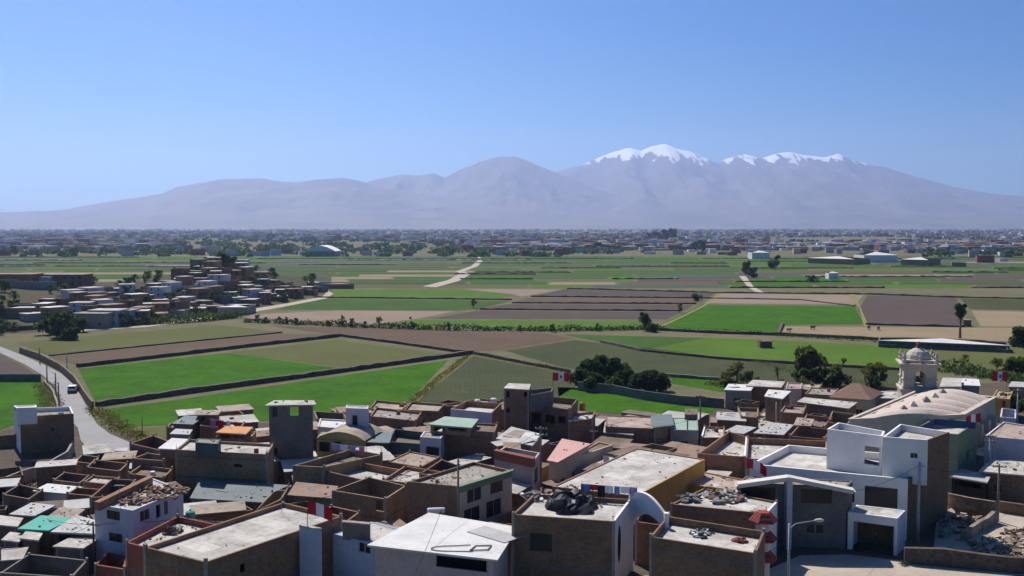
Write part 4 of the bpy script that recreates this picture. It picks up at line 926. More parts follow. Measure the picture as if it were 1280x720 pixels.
# hip roofed house
def hip(name, label, poly, h, top, wm, rm, auto=.9, ridge=.35):
    r, pts = B(name, label, poly, h, wm, None, .1, auto=auto, frame=False)
    o = inset(pts, -.5); m0 = (o[0] + o[3]) / 2; m1 = (o[1] + o[2]) / 2; a = m0.lerp(m1, ridge); b = m0.lerp(m1, 1 - ridge); mb = MB(); z = h - .02
    V3 = lambda p, zz: (p.x, p.y, zz)
    mb.face([V3(o[0], z), V3(o[1], z), V3(b, top), V3(a, top)]); mb.face([V3(o[1], z), V3(o[2], z), V3(b, top)])
    mb.face([V3(o[2], z), V3(o[3], z), V3(a, top), V3(b, top)]); mb.face([V3(o[3], z), V3(o[0], z), V3(a, top)]); mb.face([V3(p, z - .02) for p in reversed(o)])
    mb.build('roof', rm, r); return r
hip('house', 'hipped brown tile roof house with a row of dark windows beside the church', [(1040, 496), (1086, 499), (1101, 491), (1052, 488)], 4.2, 6.4, 'cream', 'tile', 1.0, .42)
# ---- long flat roof and ochre walls
B('warehouse', 'long building with a broad stained flat roof and ochre side wall', [(690, 608), (796, 620), (881, 574), (795, 560)], 6.2, 'ochre', 'roof_pale', .12, cat='warehouse', em={0: 'brick', 3: 'brick', 2: 'brick'})
B('house', 'low ochre house with pale pink slab next to the long stained roof', [(852, 604), (922, 613), (934, 600), (872, 588)], 4.2, 'ochre', 'roof_pink', .15)
B('house', 'house with white inner wall and pale floor inside high brick walls', [(872, 567), (932, 571), (934, 546), (911, 539)], 4.9, 'brick', 'roof_pale', 1.3, em={1: 'white'})
B('house', 'plain brick block with a flat top between brick yard and white house', [(932, 573), (1032, 579), (1034, 551), (934, 547)], 4.9, 'brick', 'roof_pale', .9)
B('house', 'brick house whose pale roof is piled with planks and sheets', [(838, 630), (958, 642), (972, 627), (880, 610)], 6.0, 'brick_dark', 'roof_pale', .2, em={1: 'white'})
B('house', 'near brick house with a low parapet and narrow pale roof floor', [(812, 671), (945, 692), (956, 664), (834, 645)], 6.6, 'brick_dark', 'roof_pale', .75)
# house of the white arch
r, pts = B('house', 'near dark brick house with white painted side wall and oval opening', [(640, 643), (768, 652), (789, 624), (668, 617)], 7.6, 'brick_dark', 'roof_pale', .45, em={1: 'white'}, win=[(0, 662, 666, 690, 690, 'p')])
# lens shaped opening on the white side, and the arch to the neighbour
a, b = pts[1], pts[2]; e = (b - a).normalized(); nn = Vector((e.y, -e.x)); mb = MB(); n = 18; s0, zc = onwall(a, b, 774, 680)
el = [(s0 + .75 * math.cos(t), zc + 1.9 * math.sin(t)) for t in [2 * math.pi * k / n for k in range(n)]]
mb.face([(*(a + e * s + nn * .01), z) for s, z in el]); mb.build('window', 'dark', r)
p0 = G(789, 622, 7.8).xy; p1 = G(833, 641, 7.4).xy; e = (p1 - p0).normalized(); nn = Vector((-e.y, e.x)); L = (p1 - p0).length
arch = MB(); n = 16
for k in range(n):
    s0, s1 = L * k / n, L * (k + 1) / n
    top = lambda s: 8.3 + .55 * math.sin(math.pi * min(1, s / L * 1.1)) - 1.2 * (s / L) ** 2
    bot = lambda s: 4.6 + 2.0 * math.sin(math.pi * (s / L)) ** .6
    F4 = [(*(p0 + e * s0), bot(s0)), (*(p0 + e * s1), bot(s1)), (*(p0 + e * s1), top(s1)), (*(p0 + e * s0), top(s0))]; K4 = [tuple(Vector(v) + Vector((*nn * .35, 0))) for v in F4]
    arch.face(F4); arch.face(K4[::-1]); arch.face([F4[3], F4[2], K4[2], K4[3]]); arch.face([F4[1], F4[0], K4[0], K4[1]])
arch.bar((*p0, 0), (*p0, 8.2), .45); arch.bar((*p1, 0), (*p1, 7.4), .45)
tag(arch.build('archway', 'white'), 'white arch spanning the dark alley between the two near brick houses', 'arch')
B('house', 'cream two-storey building with brick side and four wide windows', [(509, 602), (574, 608), (640, 588), (592, 577)], 7.2, 'cream', 'roof', .35, em={0: 'brick_dark', 2: 'brick', 3: 'brick_dark'}, win=[(1, 584, 607, 602, 624, 'w'), (1, 613, 598, 629, 613, 'w'), (1, 580, 638, 600, 652, 'w'), (1, 608, 628, 627, 642, 'w')])
B('cornice', 'pale green cornice strip under the roof of the cream building', [(574, 608), (640, 588), (640.5, 586.5), (574.5, 606)], 7.28, 'green_wall', 'green_wall', 0, z0=6.5, cat='cornice', frame=False, lip=.15)
# white sheet roof house
B('house', 'near house under a big bright white sheet roof with dark opening', [(468, 680), (617, 697), (641, 660), (538, 643)], 5.4, 'pinkwall', 'tin_white', 0, win=[(0, 545, 694, 610, 716, 'o')], lip=.5)
B('house', 'blue painted house with brown window and grey slab roof', [(416, 667), (478, 683), (503, 662), (464, 652)], 5.2, 'bluewall', 'roof_pale', .05, lip=.1, win=[(0, 448, 677, 463, 693, 'w')])
B('parapet', 'dark framed water heater screen standing behind the blue house roof', [(428, 652), (462, 655), (463, 653), (429, 650)], 6.8, 'cement_dark', 'roof', 0, z0=5, cat='screen', frame=False, lip=.05)
B('wall_slab', 'grey blue wall slab under the flag at the end of the long pale roof', [(374, 656), (401, 662), (402, 660), (376, 654)], 7.2, 'lavender', 'roof_pale', 0, cat='wall', frame=False, lip=.02)
B('house', 'near long brick house with pale patched roof and laundry below', [(180, 684), (257, 703), (428, 645), (354, 628)], 6.4, 'brick', 'roof_pale', .45, em={0: 'brick_dark', 1: 'brick_dark'}, win=[(1, 300, 706, 306, 714, 'o')])
B('house', 'roof terrace with red brick rim between white house and long brick house', [(157, 678), (181, 684), (285, 658), (222, 645)], 5.2, 'brick_red', 'roof_pale', .6)
B('house', 'white two-storey house with ruined roof, dark windows facing the yards', [(118, 630), (166, 638), (229, 612), (189, 597)], 6.8, 'lavender', 'roof_pale', .12, win=[(0, 133, 637, 150, 651, 'w'), (0, 136, 665, 153, 679, 'w'), (1, 175, 640, 187, 648, 'w'), (1, 195, 632, 201, 646, 'o'), (1, 205, 627, 210, 642, 'w')])
B('parapet', 'crumbling brick parapet along the ruined roof of the white house', [(118, 627), (124, 628), (191, 596), (187, 594)], 7.6, 'brick', 'brick', 0, z0=6.7, cat='parapet', frame=False, lip=.02)
B('house', 'open walled brick rooms with green interior below the cream building', [(415, 613), (482, 624), (508, 607), (461, 596)], 5, 'brick_tan', None, .5, win=[(0, 470, 625, 480, 640, 'o')])
B('house', 'brown brick wall house beside the courtyard of green rooms', [(392, 645), (430, 655), (450, 640), (414, 632)], 4.2, 'brick', None, .5)
B('house', 'long brick house stretching below the yellow arched house', [(366, 582), (405, 584), (478, 568), (440, 561)], 4.8, 'brick_tan', 'roof_brown', .9)
B('house', 'brick walled house with pale floor beneath tan roof in mid town', [(404, 588), (478, 606), (512, 589), (446, 577)], 4.2, 'brick', 'roof_pale', .9)
B('house', 'brick house with a clean pale roof strip left of the cream building', [(478, 600), (530, 606), (556, 590), (506, 582)], 4.6, 'brick', 'roof_pale', .45)
B('house', 'tan flat roofed house in front of the lavender upper room', [(484, 577), (526, 584), (550, 571), (512, 564)], 4.4, 'brick', 'roof_tan', .15)
B('house', 'narrow brick yard with pale beams before the windowless brick house', [(524, 592), (553, 596), (575, 582), (552, 574)], 4.6, 'brick_dark', None, .4)
B('house', 'shaded yard house with blue grey sheet roof under the big brick wall', [(240, 622), (342, 628), (362, 607), (252, 600)], 2.6, 'brick_dark', 'tin_teal', 0, frame=False)
B('shed', 'grey green plank shed between yards behind the long pale roof', [(362, 618), (415, 622), (420, 608), (372, 603)], 3.6, 'green_wall', 'tin_rust', 0, cat='shed')
B('house', 'sloping brick yard wall house left of the flag', [(318, 640), (352, 624), (362, 606), (340, 615)], 4, 'brick_tan', None, .4)
# ---- lower left shanties
B('shelter', 'bright green sheet roof over a shaded yard', [(26, 660), (60, 662), (89, 648), (52, 645)], 3.4, 'brick_dark', 'tin_green', 0, cat='roof shelter', frame=False, win=[(0, 28, 664, 44, 678, 'o')])
B('shelter', 'grey sheet roof beside the green sheet roof', [(67, 664), (117, 666), (118, 651), (96, 645)], 3.5, 'brick_dark', 'tin', 0, cat='roof shelter', frame=False, win=[(0, 70, 667, 100, 678, 'o')])
B('shed', 'low grey block shed with concrete slab roof in the lower yards', [(70, 682), (103, 684), (124, 671), (97, 668)], 3, 'brick_grey', 'roof_pale', 0, cat='shed')
B('shed', 'low shed with grey tin roof behind the green sheet roof', [(15, 642), (42, 644), (66, 632), (40, 629)], 2.8, 'brick_dark', 'tin', 0, cat='shed')
B('shed', 'shed with tan patched roof behind the grey sheet roof', [(60, 647), (90, 648), (103, 637), (76, 635)], 3, 'brick_tan', 'roof_tan', 0, cat='shed')
B('house', 'white walled shed with blue wall piece in the ruined yards', [(44, 613), (82, 616), (100, 609), (60, 605)], 2.6, 'white', 'tin_white', 0, frame=False)
B('house', 'square roofless brick room beside the white walled shed', [(83, 617), (128, 621), (135, 612), (96, 609)], 2.8, 'brick', None, .4)
B('house', 'roofless brick rooms against the curved grey yard wall', [(3, 618), (36, 624), (54, 612), (24, 605)], 2.8, 'brick_dark', None, .4)
B('house', 'roofless dark brick rooms in the middle of the ruined yards', [(66, 600), (100, 604), (112, 594), (80, 590)], 2.6, 'brick_dark', None, .4)
B('house', 'brick rooms with a pale slab below the road end kiosk', [(104, 602), (142, 606), (150, 597), (116, 594)], 2.8, 'brick', 'roof_pale', .3)
B('house', 'roofless brick room directly beneath the kiosk', [(108, 584), (150, 589), (160, 579), (118, 574)], 2.8, 'brick', None, .4)
B('house', 'long roofless brick shell behind the white house with ruined roof', [(112, 622), (150, 620), (170, 600), (140, 598)], 3.6, 'brick_dark', None, .4)
B('house', 'narrow brick rooms at the end of the curved grey wall', [(93, 577), (118, 580), (124, 571), (102, 568)], 2.6, 'brick_tan', None, .4)
B('house', 'low brick store with brown roof between kiosk and big brick wall', [(160, 592), (205, 597), (216, 586), (176, 581)], 3, 'brick', 'roof_brown', .5)
B('shed', 'tiny shed with pale slab by the lower frame edge', [(5, 674), (22, 676), (30, 668), (14, 666)], 2.8, 'brick_grey', 'roof_pale', 0, cat='shed')
B('shed', 'small shed with a broken pale roof beside the tiny slab shed', [(28, 672), (46, 674), (50, 667), (34, 665)], 3.2, 'wood', 'roof_pale', 0, cat='shed')
B('shed', 'low white roofed shed at the frame edge beyond the green sheet roof', [(-10, 654), (20, 657), (26, 648), (0, 645)], 2.8, 'brick_dark', 'roof_pale', 0, cat='shed')
B('house', 'stepped block wall yard with teal corner along the lower frame', [(0, 716), (90, 722), (110, 700), (36, 692)], 2.4, 'brick_grey', None, .4)
B('house', 'red brick base walls under the white two-storey house', [(118, 706), (156, 712), (160, 694), (134, 690)], 2.6, 'brick_red', None, .4)
# ---- white modern house
WH, wp = B('house', 'large modern white house with roof terraces and brick party wall', [(937, 580), (1135, 599), (1186, 573), (985, 556)], 7.2, 'white', 'roof_pale', .9, em={1: 'brick_dark'}, frame=False,
  win=[(0, 1081, 607, 1122, 636, 'p'), (0, 1060, 612, 1068, 628, 'w'), (0, 1042, 646, 1058, 682, 'd')], th=.3)
B('x', '', [(1034, 536), (1103, 545), (1106, 539), (1048, 528)], 11.2, 'white', 'roof_pale', .8, z0=6.33, parent=WH, win=[(0, 1038, 552, 1055, 556, 'o'), (0, 1081, 557, 1102, 583, 'o'), (2, 1081, 556, 1102, 578, 'o')])
B('x', '', [(1103.5, 546), (1160, 550), (1187, 540), (1125, 530)], 11.6, 'white', 'roof_pale', .8, z0=6.33, parent=WH, em={1: 'brick_dark'}, win=[(0, 1138, 566, 1147, 573, 'w')])
r2, gp = B('x', '', [(1060, 640), (1122, 648), (1132, 638), (1071, 631)], 4.2, 'white', 'roof_pale', .05, parent=WH, em={1: 'lavender'}, win=[(0, 1064, 651, 1118, 700, 'o')])
a, b = gp[0], gp[1]; e = (b - a).normalized(); nn = Vector((-e.y, e.x)); mb = MB(); L = (b - a).length
q = [a + e * .5 + nn * 3.2, b - e * .5 + nn * 3.2, b - e * .5 + nn * 3.3, a + e * .5 + nn * 3.3]; mb.prism(q, .05, 3.1)
dr = mb.build('garage_door', 'wood', WH); mb = MB(); mb.bar((*(a + e * L * .5 + nn * 3.15), 1.1), (*(a + e * L * .5 + nn * 3.15), 1.5), .07); mb.build('handle', 'metal', dr)
# grey house with sloped white beams
GH, gq = B('house', 'grey rendered house with tall white pillar and sloping white beams', [(921, 604), (1058, 609), (1066, 601), (933, 595)], 7.0, 'cement_dark', 'roof', .1, frame=False,
  win=[(0, 926, 608, 969, 634, 'p'), (0, 1001, 611, 1040, 630, 'p'), (0, 926, 652, 962, 682, 'o'), (0, 1008, 655, 1030, 668, 'w')])
a, b = gq[0], gq[1]; e = (b - a).normalized(); nn = Vector((-e.y, e.x)); L = (b - a).length
def pt(px, z, off=0): s, _ = onwall(a, b, px, 640); return Vector((*(a + e * s + nn * off), z))
mb = MB(); mb.bar(pt(984, 0, -.4), pt(984, 7.7, -.4), 1.5, .6); mb.build('pillar', 'lavender', GH)
mb = MB(); mb.bar(pt(921, 6.95, -.5), pt(984, 7.95, -.5), 1.3, .45); mb.bar(pt(984, 7.95, -.5), pt(1064, 6.75, -.5), 1.3, .45); mb.build('beam', 'offwhite', GH)
mb = MB()
q = [pt(918, 6.87, -.9), pt(984, 7.85, -.9), pt(984, 7.85, 1.4), pt(918, 6.87, 1.2)]; mb.face(q); q = [pt(984, 7.85, -.9), pt(1068, 6.7, -.9), pt(1068, 6.7, 1.2), pt(984, 7.85, 1.4)]; mb.face(q); mb.build('roof_slab', 'roof_pale', GH)
mb = MB(); mb.bar(pt(922, 0, -.3), pt(922, 6.2, -.3), .7, .5); mb.build('pillar', 'lavender', GH)
# red tiled turret at the near brick house
c = G(953, 694, 3.0); c.z = 0; TR = root('turret', c, 'small hexagonal turret with stacked red tile canopies beside the street lamp', 'turret')
mb = MB(); mb.lathe(c, [(.75, 0), (.75, 6.6)], 6); mb.build('wall', 'offwhite', TR)
for z in (2.6, 4.6, 6.5):
    mb = MB(); mb.lathe(c, [(1.45, z), (1.5, z + .12), (.74, z + .95)], 6); mb.build('canopy', 'tile_red', TR)
# ---- behind the white house
B('house', 'green walled house with deep blue roof parapet behind the white house', [(1141, 538), (1198, 543), (1222, 527), (1168, 522)], 8.2, 'green_wall', 'roof_pale', 1.1, frame=False, auto=.8)
for k, (q, lab) in enumerate([([(1144, 538), (1170, 524), (1169, 523.2), (1143, 536.8)], 'deep blue painted screen along the left edge of the roof terrace'), ([(1169, 524.6), (1219, 529), (1220, 528), (1169, 523.5)], 'deep blue painted screen across the far edge of the roof terrace')]):
    B('screen', lab, q, 9.0, 'blue_dark', None, .3, z0=8.25, cat='screen', frame=False, th=.02)
B('house', 'windowless pale grey building with pinkish roof beyond the lane', [(1231, 545), (1300, 551), (1300, 534), (1254, 527)], 6.2, 'lavender', 'roof_pink', .2)
B('house', 'flat roofed house with raw slab above the ruins', [(1230, 588), (1300, 595), (1300, 580), (1243, 575)], 3.8, 'brick_dark', 'roof_pale', 0, auto=.5, lip=.5)
B('shelter', 'old sagging grey canopy over a dark recess by the lane', [(1190, 595), (1232, 602), (1236, 594), (1196, 585)], 3.2, 'dark', 'tin', 0, cat='roof shelter', frame=False, win=[(0, 1194, 600, 1228, 612, 'o')])  # near-black walls: the shade under the canopy is put into their colour
B('house', 'pale lane wall house with rounded white entrance cover', [(1210, 566), (1231, 570), (1238, 560), (1219, 556)], 3, 'offwhite', 'roof_pale', 0, frame=False)
B('house', 'white gabled house right behind the belfry', [(1176, 483), (1200, 483), (1200, 473), (1180, 472)], 4.6, 'lavender', 'roof_pale', 0, auto=.7)
B('house', 'low white roofed house second behind the belfry', [(1202, 481), (1224, 482), (1222, 474), (1204, 473)], 3.8, 'cement', 'tin_white', 0)
B('house', 'ochre house with a small dark door near the far flag', [(1240, 497), (1262, 499), (1266, 489), (1246, 487)], 4.4, 'ochre', 'roof_tan', .2, win=[(0, 1253, 501, 1257, 509, 'd')])
B('house', 'low tin roofed house at the frame edge beyond the church', [(1262, 483), (1290, 484), (1290, 478), (1266, 477)], 3.4, 'brick_tan', 'tin', 0)
B('house', 'grey walled yard at the far end of the church lane', [(1250, 521), (1270, 523), (1270, 512), (1252, 510)], 3, 'lavender', None, .3)
# ---------------------------------------------------------------- church
A0, A1 = G(1062, 529, 8.2).xy, G(1200, 524, 8.2).xy
ax = Vector((.62, .785)).normalized(); cr = Vector((ax.y, -ax.x)); W = 11.6
o0 = A0; LN = 33.0; CH = root('church', (*o0, 0), 'old stone church with pale pink vaulted roof and dark arched ribs', 'church')
P2 = lambda s, t: o0 + ax * (13.5 * t / W + (LN - 13.5 * t / W) * s / LN) + cr * t   # the near end is cut aslant
wz = 8.1; rise = 1.35
mb = MB()
foot = [P2(0, 0), P2(0, W), P2(LN, W), P2(LN, 0)]
if area(foot) < 0: foot.reverse()
ins = inset(foot, .9)
for i in range(4): wall(mb, foot[i], foot[(i + 1) % 4], ins[i], ins[(i + 1) % 4], 0, wz + (.7 if i in (0, 2) else .5))
mb.build('wall', 'sillar', CH)
def vz(t): return wz - .2 + rise * math.sin(math.pi * max(0, min(1, t / W))) ** .85
mb = MB(); nt_ = 22; seg = 5
for k in range(seg):
    for j in range(6):
        s0, s1 = LN * (k + j / 6) / seg, LN * (k + (j + 1) / 6) / seg
        for i in range(nt_):
            t0, t1 = .6 + (W - 1.2) * i / nt_, .6 + (W - 1.2) * (i + 1) / nt_
            dz = lambda s: .42 * math.sin(math.pi * ((s / LN * seg) % 1 if s < LN - 1e-6 else 1))
            mb.face([(*P2(s0, t0), vz(t0) + dz(s0)), (*P2(s0, t1), vz(t1) + dz(s0)), (*P2(s1, t1), vz(t1) + dz(s1)), (*P2(s1, t0), vz(t0) + dz(s1))][::-1])
mb.build('vault_roof', 'church_roof', CH, smooth=True)
mb = MB(); tt = [.6 + (W - 1.2) * i / nt_ for i in range(nt_ + 1)]
for s in (.05, LN - .05):
  mb = MB(); mb.face([(*P2(s, t), vz(t) - .02) for t in tt] + [(*P2(s, t), wz - 1.5) for t in (W - .6, .6)]); mb.build('gable', 'sillar', CH)
for k in range(1, seg):
    s = LN * k / seg; mb = MB()
    for i in range(nt_):
        t0, t1 = .6 + (W - 1.2) * i / nt_, .6 + (W - 1.2) * (i + 1) / nt_
        mb.bar((*P2(s, t0), vz(t0) + .06), (*P2(s, t1), vz(t1) + .03), .2, .1)
    mb.build('rib', 'church_band', CH)
for i, t in enumerate((0, W)):
    mb = MB(); mb.bar((*P2(0, t), wz + .6), (*P2(LN, t), wz + .6), .5, .24); mb.build('coping', 'sillar', CH)
for k, (s, t) in enumerate([(3.2, .42), (8.5, .42), (14.6, .45), (20, .45), (25.5, .45)]):
    c = Vector((*P2(s, t * W), vz(t * W) + .1)); mb = MB(); mb.lathe(c, [(.8, 0), (.6, .4), (.12, .8)], 4, a0=.7); mb.build('lantern', 'offwhite' if k % 2 else 'cement', CH)
# buttresses on the lane side
for k in range(4):
    mb = MB(); p = P2(3 + k * 7.5, W + .5); mb.box((*p, 0), 1.1, 1.4, 6.4, math.atan2(ax.y, ax.x)); mb.build('buttress', 'sillar', CH)
# belfry
tc_ = G(1151, 512, 4.5); Yt = 168.0; tx = (1151 - PX) / F * Yt; T = root('belfry', (tx, Yt, 0), 'square stone church belfry with arched openings and small pinnacled dome', 'belfry')
ang = math.radians(-14); tw = 5.15; zc = zat(452, Yt)
def sq(wd, a=ang): return [Vector((tx + wd / 2 * (x * math.cos(a) - y * math.sin(a)), Yt + wd / 2 * (x * math.sin(a) + y * math.cos(a)))) for x, y in ((-1, -1), (1, -1), (1, 1), (-1, 1))]
s_ = sq(tw); mb = MB(); zb = zat(483, Yt)
mb.prism(sq(tw + .5), 0, zb - .4); mb.build('base', 'sillar', T)
mb = MB(); mb.prism(sq(tw + 1.0), zb - .397, zb - .05); mb.build('cornice', 'sillar', T)
mb = MB(); ii = inset(s_, .8)
for i in range(4): wall(mb, s_[i], s_[(i + 1) % 4], ii[i], ii[(i + 1) % 4], zb - .047, zc - .45, [(tw / 2 - .85, tw / 2 + .85, zb + .35, zc - 1.3)])
# arch heads over the openings
for i in range(4):
    a, b = s_[i], s_[(i + 1) % 4]; e = (b - a).normalized(); nn = Vector((-e.y, e.x)); n = 8
    for k in range(n):
        t0, t1 = math.pi * k / n, math.pi * (k + 1) / n; zz = zc - 1.3
        x0, x1 = tw / 2 - .85 * math.cos(t0), tw / 2 - .85 * math.cos(t1); y0, y1 = zz - .85 + .85 * math.sin(t0), zz - .85 + .85 * math.sin(t1)
        for off in (.004, .4): mb.face([(*(a + e * x0 + nn * off), y0), (*(a + e * x1 + nn * off), y1), (*(a + e * x1 + nn * off), zz), (*(a + e * x0 + nn * off), zz)])
mb.build('bell_stage', 'sillar', T)
for zz in (zb + 1.6, zb + .25):
    mb = MB(); o = inset(s_, -.1)
    for i in range(4):
        a, b = o[i], o[(i + 1) % 4]; L = (b - a).length; e = (b - a) / L
        for u0, u1 in ((0, L / 2 - .95), (L / 2 + .95, L)): mb.bar((*(a + e * u0), zz), (*(a + e * u1), zz), .16, .16)
    mb.build('string_course', 'sillar', T)
mb = MB(); mb.prism(sq(tw + .6), zc - .447, zc - .25); mb.prism(sq(tw + 1.3), zc - .247, zc); mb.build('cornice', 'sillar', T)
mb = MB(); mb.prism(sq(tw - .4), zc + .003, zc + .5); mb.build('drum', 'sillar', T)
cc = (tx, Yt, 0); mb = MB(); mb.lathe(cc, [(2.0, zc + .5), (2.05, zc + .7), (1.9, zc + 1.2), (1.45, zc + 1.8), (.8, zc + 2.2), (.45, zc + 2.35)], 12); dm = mb.build('dome', 'sillar', T)
mb = MB(); mb.lathe(cc, [(.45, zc + 2.3), (.5, zc + 2.5), (.28, zc + 2.7), (.42, zc + 2.95), (.1, zc + 3.4)], 8); mb.build('finial', 'brick_red', dm)
for i, p in enumerate(sq(tw - .2)):
    mb = MB(); mb.lathe((*p, 0), [(.42, zc + .003), (.42, zc + .5), (.22, zc + .65), (.38, zc + 1.1), (.12, zc + 1.6), (.18, zc + 1.75), (.02, zc + 1.95)], 8); mb.build('pinnacle', 'sillar', T)
for i in range(4):
    a = sq(tw - .3); p = (a[i] + a[(i + 1) % 4]) / 2; mb = MB(); mb.lathe((*p, 0), [(.3, zc + .003), (.3, zc + .6), (.16, zc + .8), (.3, zc + 1.15), (.03, zc + 1.5)], 6); mb.build('urn', 'sillar', T)
mb = MB(); mb.lathe((tx, Yt, 0), [(.55, zb + .75), (.5, zb + .9), (.35, zb + 1.4), (.2, zb + 1.6), (.05, zb + 1.65)], 12); bl = mb.build('bell', 'church_band', T)
mb = MB(); mb.bar((tx - 2.2, Yt + .5, zb + 1.72), (tx + 2.2, Yt - .5, zb + 1.72), .14); mb.build('bell_beam', 'wood', T)

B('house', 'added dark brick block darkening the alley behind the white arch', [(794, 652), (836, 658), (838, 640), (802, 634)], 4.6, 'brick_dark', None, .3)  # added block, not a real house: keeps the view through the arch dark
# ================================================================ small things
def noun(lab): return ' '.join(lab.split()[:7])
# ---- filler shacks and yards between the houses
fr_ = random.Random(21)
def overlaps(p, lst):
    for q in lst:
        c = q[4]
        if (c - p[1]).length > p[2] + q[5]: continue
        if sat(p[0], q[1]): return True
    return False
def sat(A, Bp):
    for P in (A, Bp):
        for i in range(len(P)):
            e = Vector(P[(i + 1) % len(P)]) - Vector(P[i]); n = Vector((e.y, -e.x))
            a = [Vector(v).dot(n) for v in A]; b = [Vector(v).dot(n) for v in Bp]
            if max(a) <= min(b) or max(b) <= min(a): return False
    return True
occ = []
def addocc(lab, pts, z0, h):
    c = sum((Vector(p) for p in pts), Vector((0, 0))) / len(pts); occ.append((lab, pts, z0, h, c, max((Vector(p) - c).length for p in pts)))
for lab, pts, z0, h in BLD: addocc(lab, pts, z0, h)
k0 = o0 ; addocc('church', [tuple(p) for p in foot], 0, 8); addocc('belfry', [(tx - 4, Yt - 4), (tx + 4, Yt - 4), (tx + 4, Yt + 4), (tx - 4, Yt + 4)], 0, 12)
def toP(v):   # ground point -> photograph pixel
    rel = Vector((v[0], v[1], -H)); cy = rel.y * math.cos(TH) - rel.z * math.sin(TH); cz = rel.y * math.sin(TH) + rel.z * math.cos(TH)
    return PX + rel.x / cy * F, PY - cz / cy * F
def allowed(x, y):
    if y < 513 or y > 735 or x < -20 or x > 1045: return False
    if x < 215 and y < 574: return False
    if x < 100 and y < 600 or 320 < x < 400 and y < 545: return False
    if x < 530 and y < 522: return False
    if 530 <= x < 640 and y < 508: return False
    if 690 < x < 900 and y < 531: return False
    if 900 < x < 1045 and 508 < y < 556 and x < 1010 - (y - 508) * .6 and x > 965 - (y - 508) * .9: return False
    if x > 925 and y > 640: return False
    if 775 < x < 845 and y > 640: return False
    return True
nf = 0
for tries in range(16000):
    if nf >= 135: break
    px, py = fr_.uniform(-15, 1045), fr_.uniform(512, 735)
    if not allowed(px, py): continue
    g = G(px, py, 0).xy; wd, dp = fr_.uniform(2.6, 7), fr_.uniform(2.6, 6); a = (.45 if px < 560 else -.6) + fr_.uniform(-.2, .2)
    if tries > 4500: wd *= .7; dp *= .7
    if tries > 10000: wd *= .8; dp *= .8
    q = [g + Vector((x * wd / 2 * math.cos(a) - y * dp / 2 * math.sin(a), x * wd / 2 * math.sin(a) + y * dp / 2 * math.cos(a))) for x, y in ((-1, -1), (1, -1), (1, 1), (-1, 1))]
    if overlaps((q, g, max((v - g).length for v in q)), occ): continue
    if not all(allowed(*toP(v)) for v in q): continue
    near = min(occ, key=lambda o: (o[4] - g).length - o[5])
    kind = fr_.choice(['open', 'open', 'tin', 'slab', 'patched', 'brown', 'rusty']); h = fr_.uniform(2.0, 3.3) * (1 if tries < 4500 else .8)
    wm = fr_.choice(['brick', 'brick_dark', 'brick_dark', 'brick_tan', 'adobe', 'brick_grey', 'cement_dark'])
    rm = {'open': None, 'tin': 'tin', 'slab': 'roof_pale', 'patched': 'roof_tan', 'brown': 'roof_brown', 'rusty': 'tin_rust'}[kind]
    lab = f'{"roofless" if kind == "open" else kind + " roofed"} {wm.replace("_", " ").replace("brick tan", "tan brick").replace("brick dark", "dark brick").replace("brick grey", "grey brick").replace("cement dark", "grey cement")} shack{fr_.choice([chr(32), chr(32) + "close ", chr(32) + "leaning "])[:-1]} {fr_.choice(["next to", "beside", "near", "tucked by"])} the {noun(near[0])}'
    pp = [(0, 0)] * 4; _G = G; it = iter(q)
    G_ = {}
    r = root('shack', (*g, 0), lab, 'shack'); ins = inset(q, .16); mb = MB()
    for i in range(4):
        L = (q[(i + 1) % 4] - q[i]).length
        wall(mb, q[i], q[(i + 1) % 4], ins[i], ins[(i + 1) % 4], 0, h, [(L * .4, L * .4 + .9, 0, 1.9)] if (i == 0 and L > 2.4) else ())
    mb.build('wall', wm, r)
    if rm:
        m2 = MB(); z = h + .003; o = inset(q, -fr_.uniform(.1, .45)); t = fr_.uniform(0, .5)
        zs = [z, z, z + t, z + t]
        m2.face([(*o[i], zs[i] + .1) for i in range(4)]); m2.face([(*o[i], zs[i]) for i in reversed(range(4))])
        for i in range(4): j = (i + 1) % 4; m2.face([(*o[i], zs[i]), (*o[j], zs[j]), (*o[j], zs[j] + .1), (*o[i], zs[i] + .1)])
        m2.build('roof', rm, r)
    addocc(lab, [tuple(v) for v in q], 0, h); BLD.append((lab, [tuple(v) for v in q], 0, h if rm else 0)); nf += 1
print('fillers', nf)
# ---- rubble, planks, tanks and antennae on the roofs
def inpoly(p, q):
    return all((Vector(q[(i + 1) % len(q)]) - Vector(q[i])).cross(Vector(p) - Vector(q[i])) > 0 for i in range(len(q)))
def scatter(name, pts, z, n, smin, smax, m, label, edge=False, r_=fr_, zf=None):
    mb = MB(); q = inset([Vector(p) for p in pts], .35); 
    if area(q) <= 0: return
    xs = [p.x for p in q]; ys = [p.y for p in q]; k = 0; spots = [(r_.uniform(min(xs), max(xs)), r_.uniform(min(ys), max(ys))) for _ in range(3)]
    for _ in range(n * 6):
        if k >= n: break
        if r_.random() < .6: c = r_.choice(spots); p = (r_.gauss(c[0], 1.1), r_.gauss(c[1], .9))
        else: p = (r_.uniform(min(xs), max(xs)), r_.uniform(min(ys), max(ys)))
        if not inpoly(p, q): continue
        s = r_.uniform(smin, smax) * r_.choice([.6, 1, 1.5]); mb.box((p[0], p[1], z - .02), s, s * r_.uniform(.4, 1), s * r_.uniform(.25, .7), r_.uniform(0, 3), (r_.uniform(-.3, .3), r_.uniform(-.3, .3)), r_.randrange(len(m)), jit=s * .12); k += 1
    if k: tag(mb.build(name, m), label, 'rubble', kind='stuff')
def thingbox(name, loc, sx, sy, sz, rz, m, label, cat, group=None, tilt=(0, 0)):
    mb = MB(); mb.box(loc, sx, sy, sz, rz, tilt); o = mb.build(name, m, org=Vector(loc)); return tag(o, label, cat, group)
def roofz(lab, h): return h
npl = 0
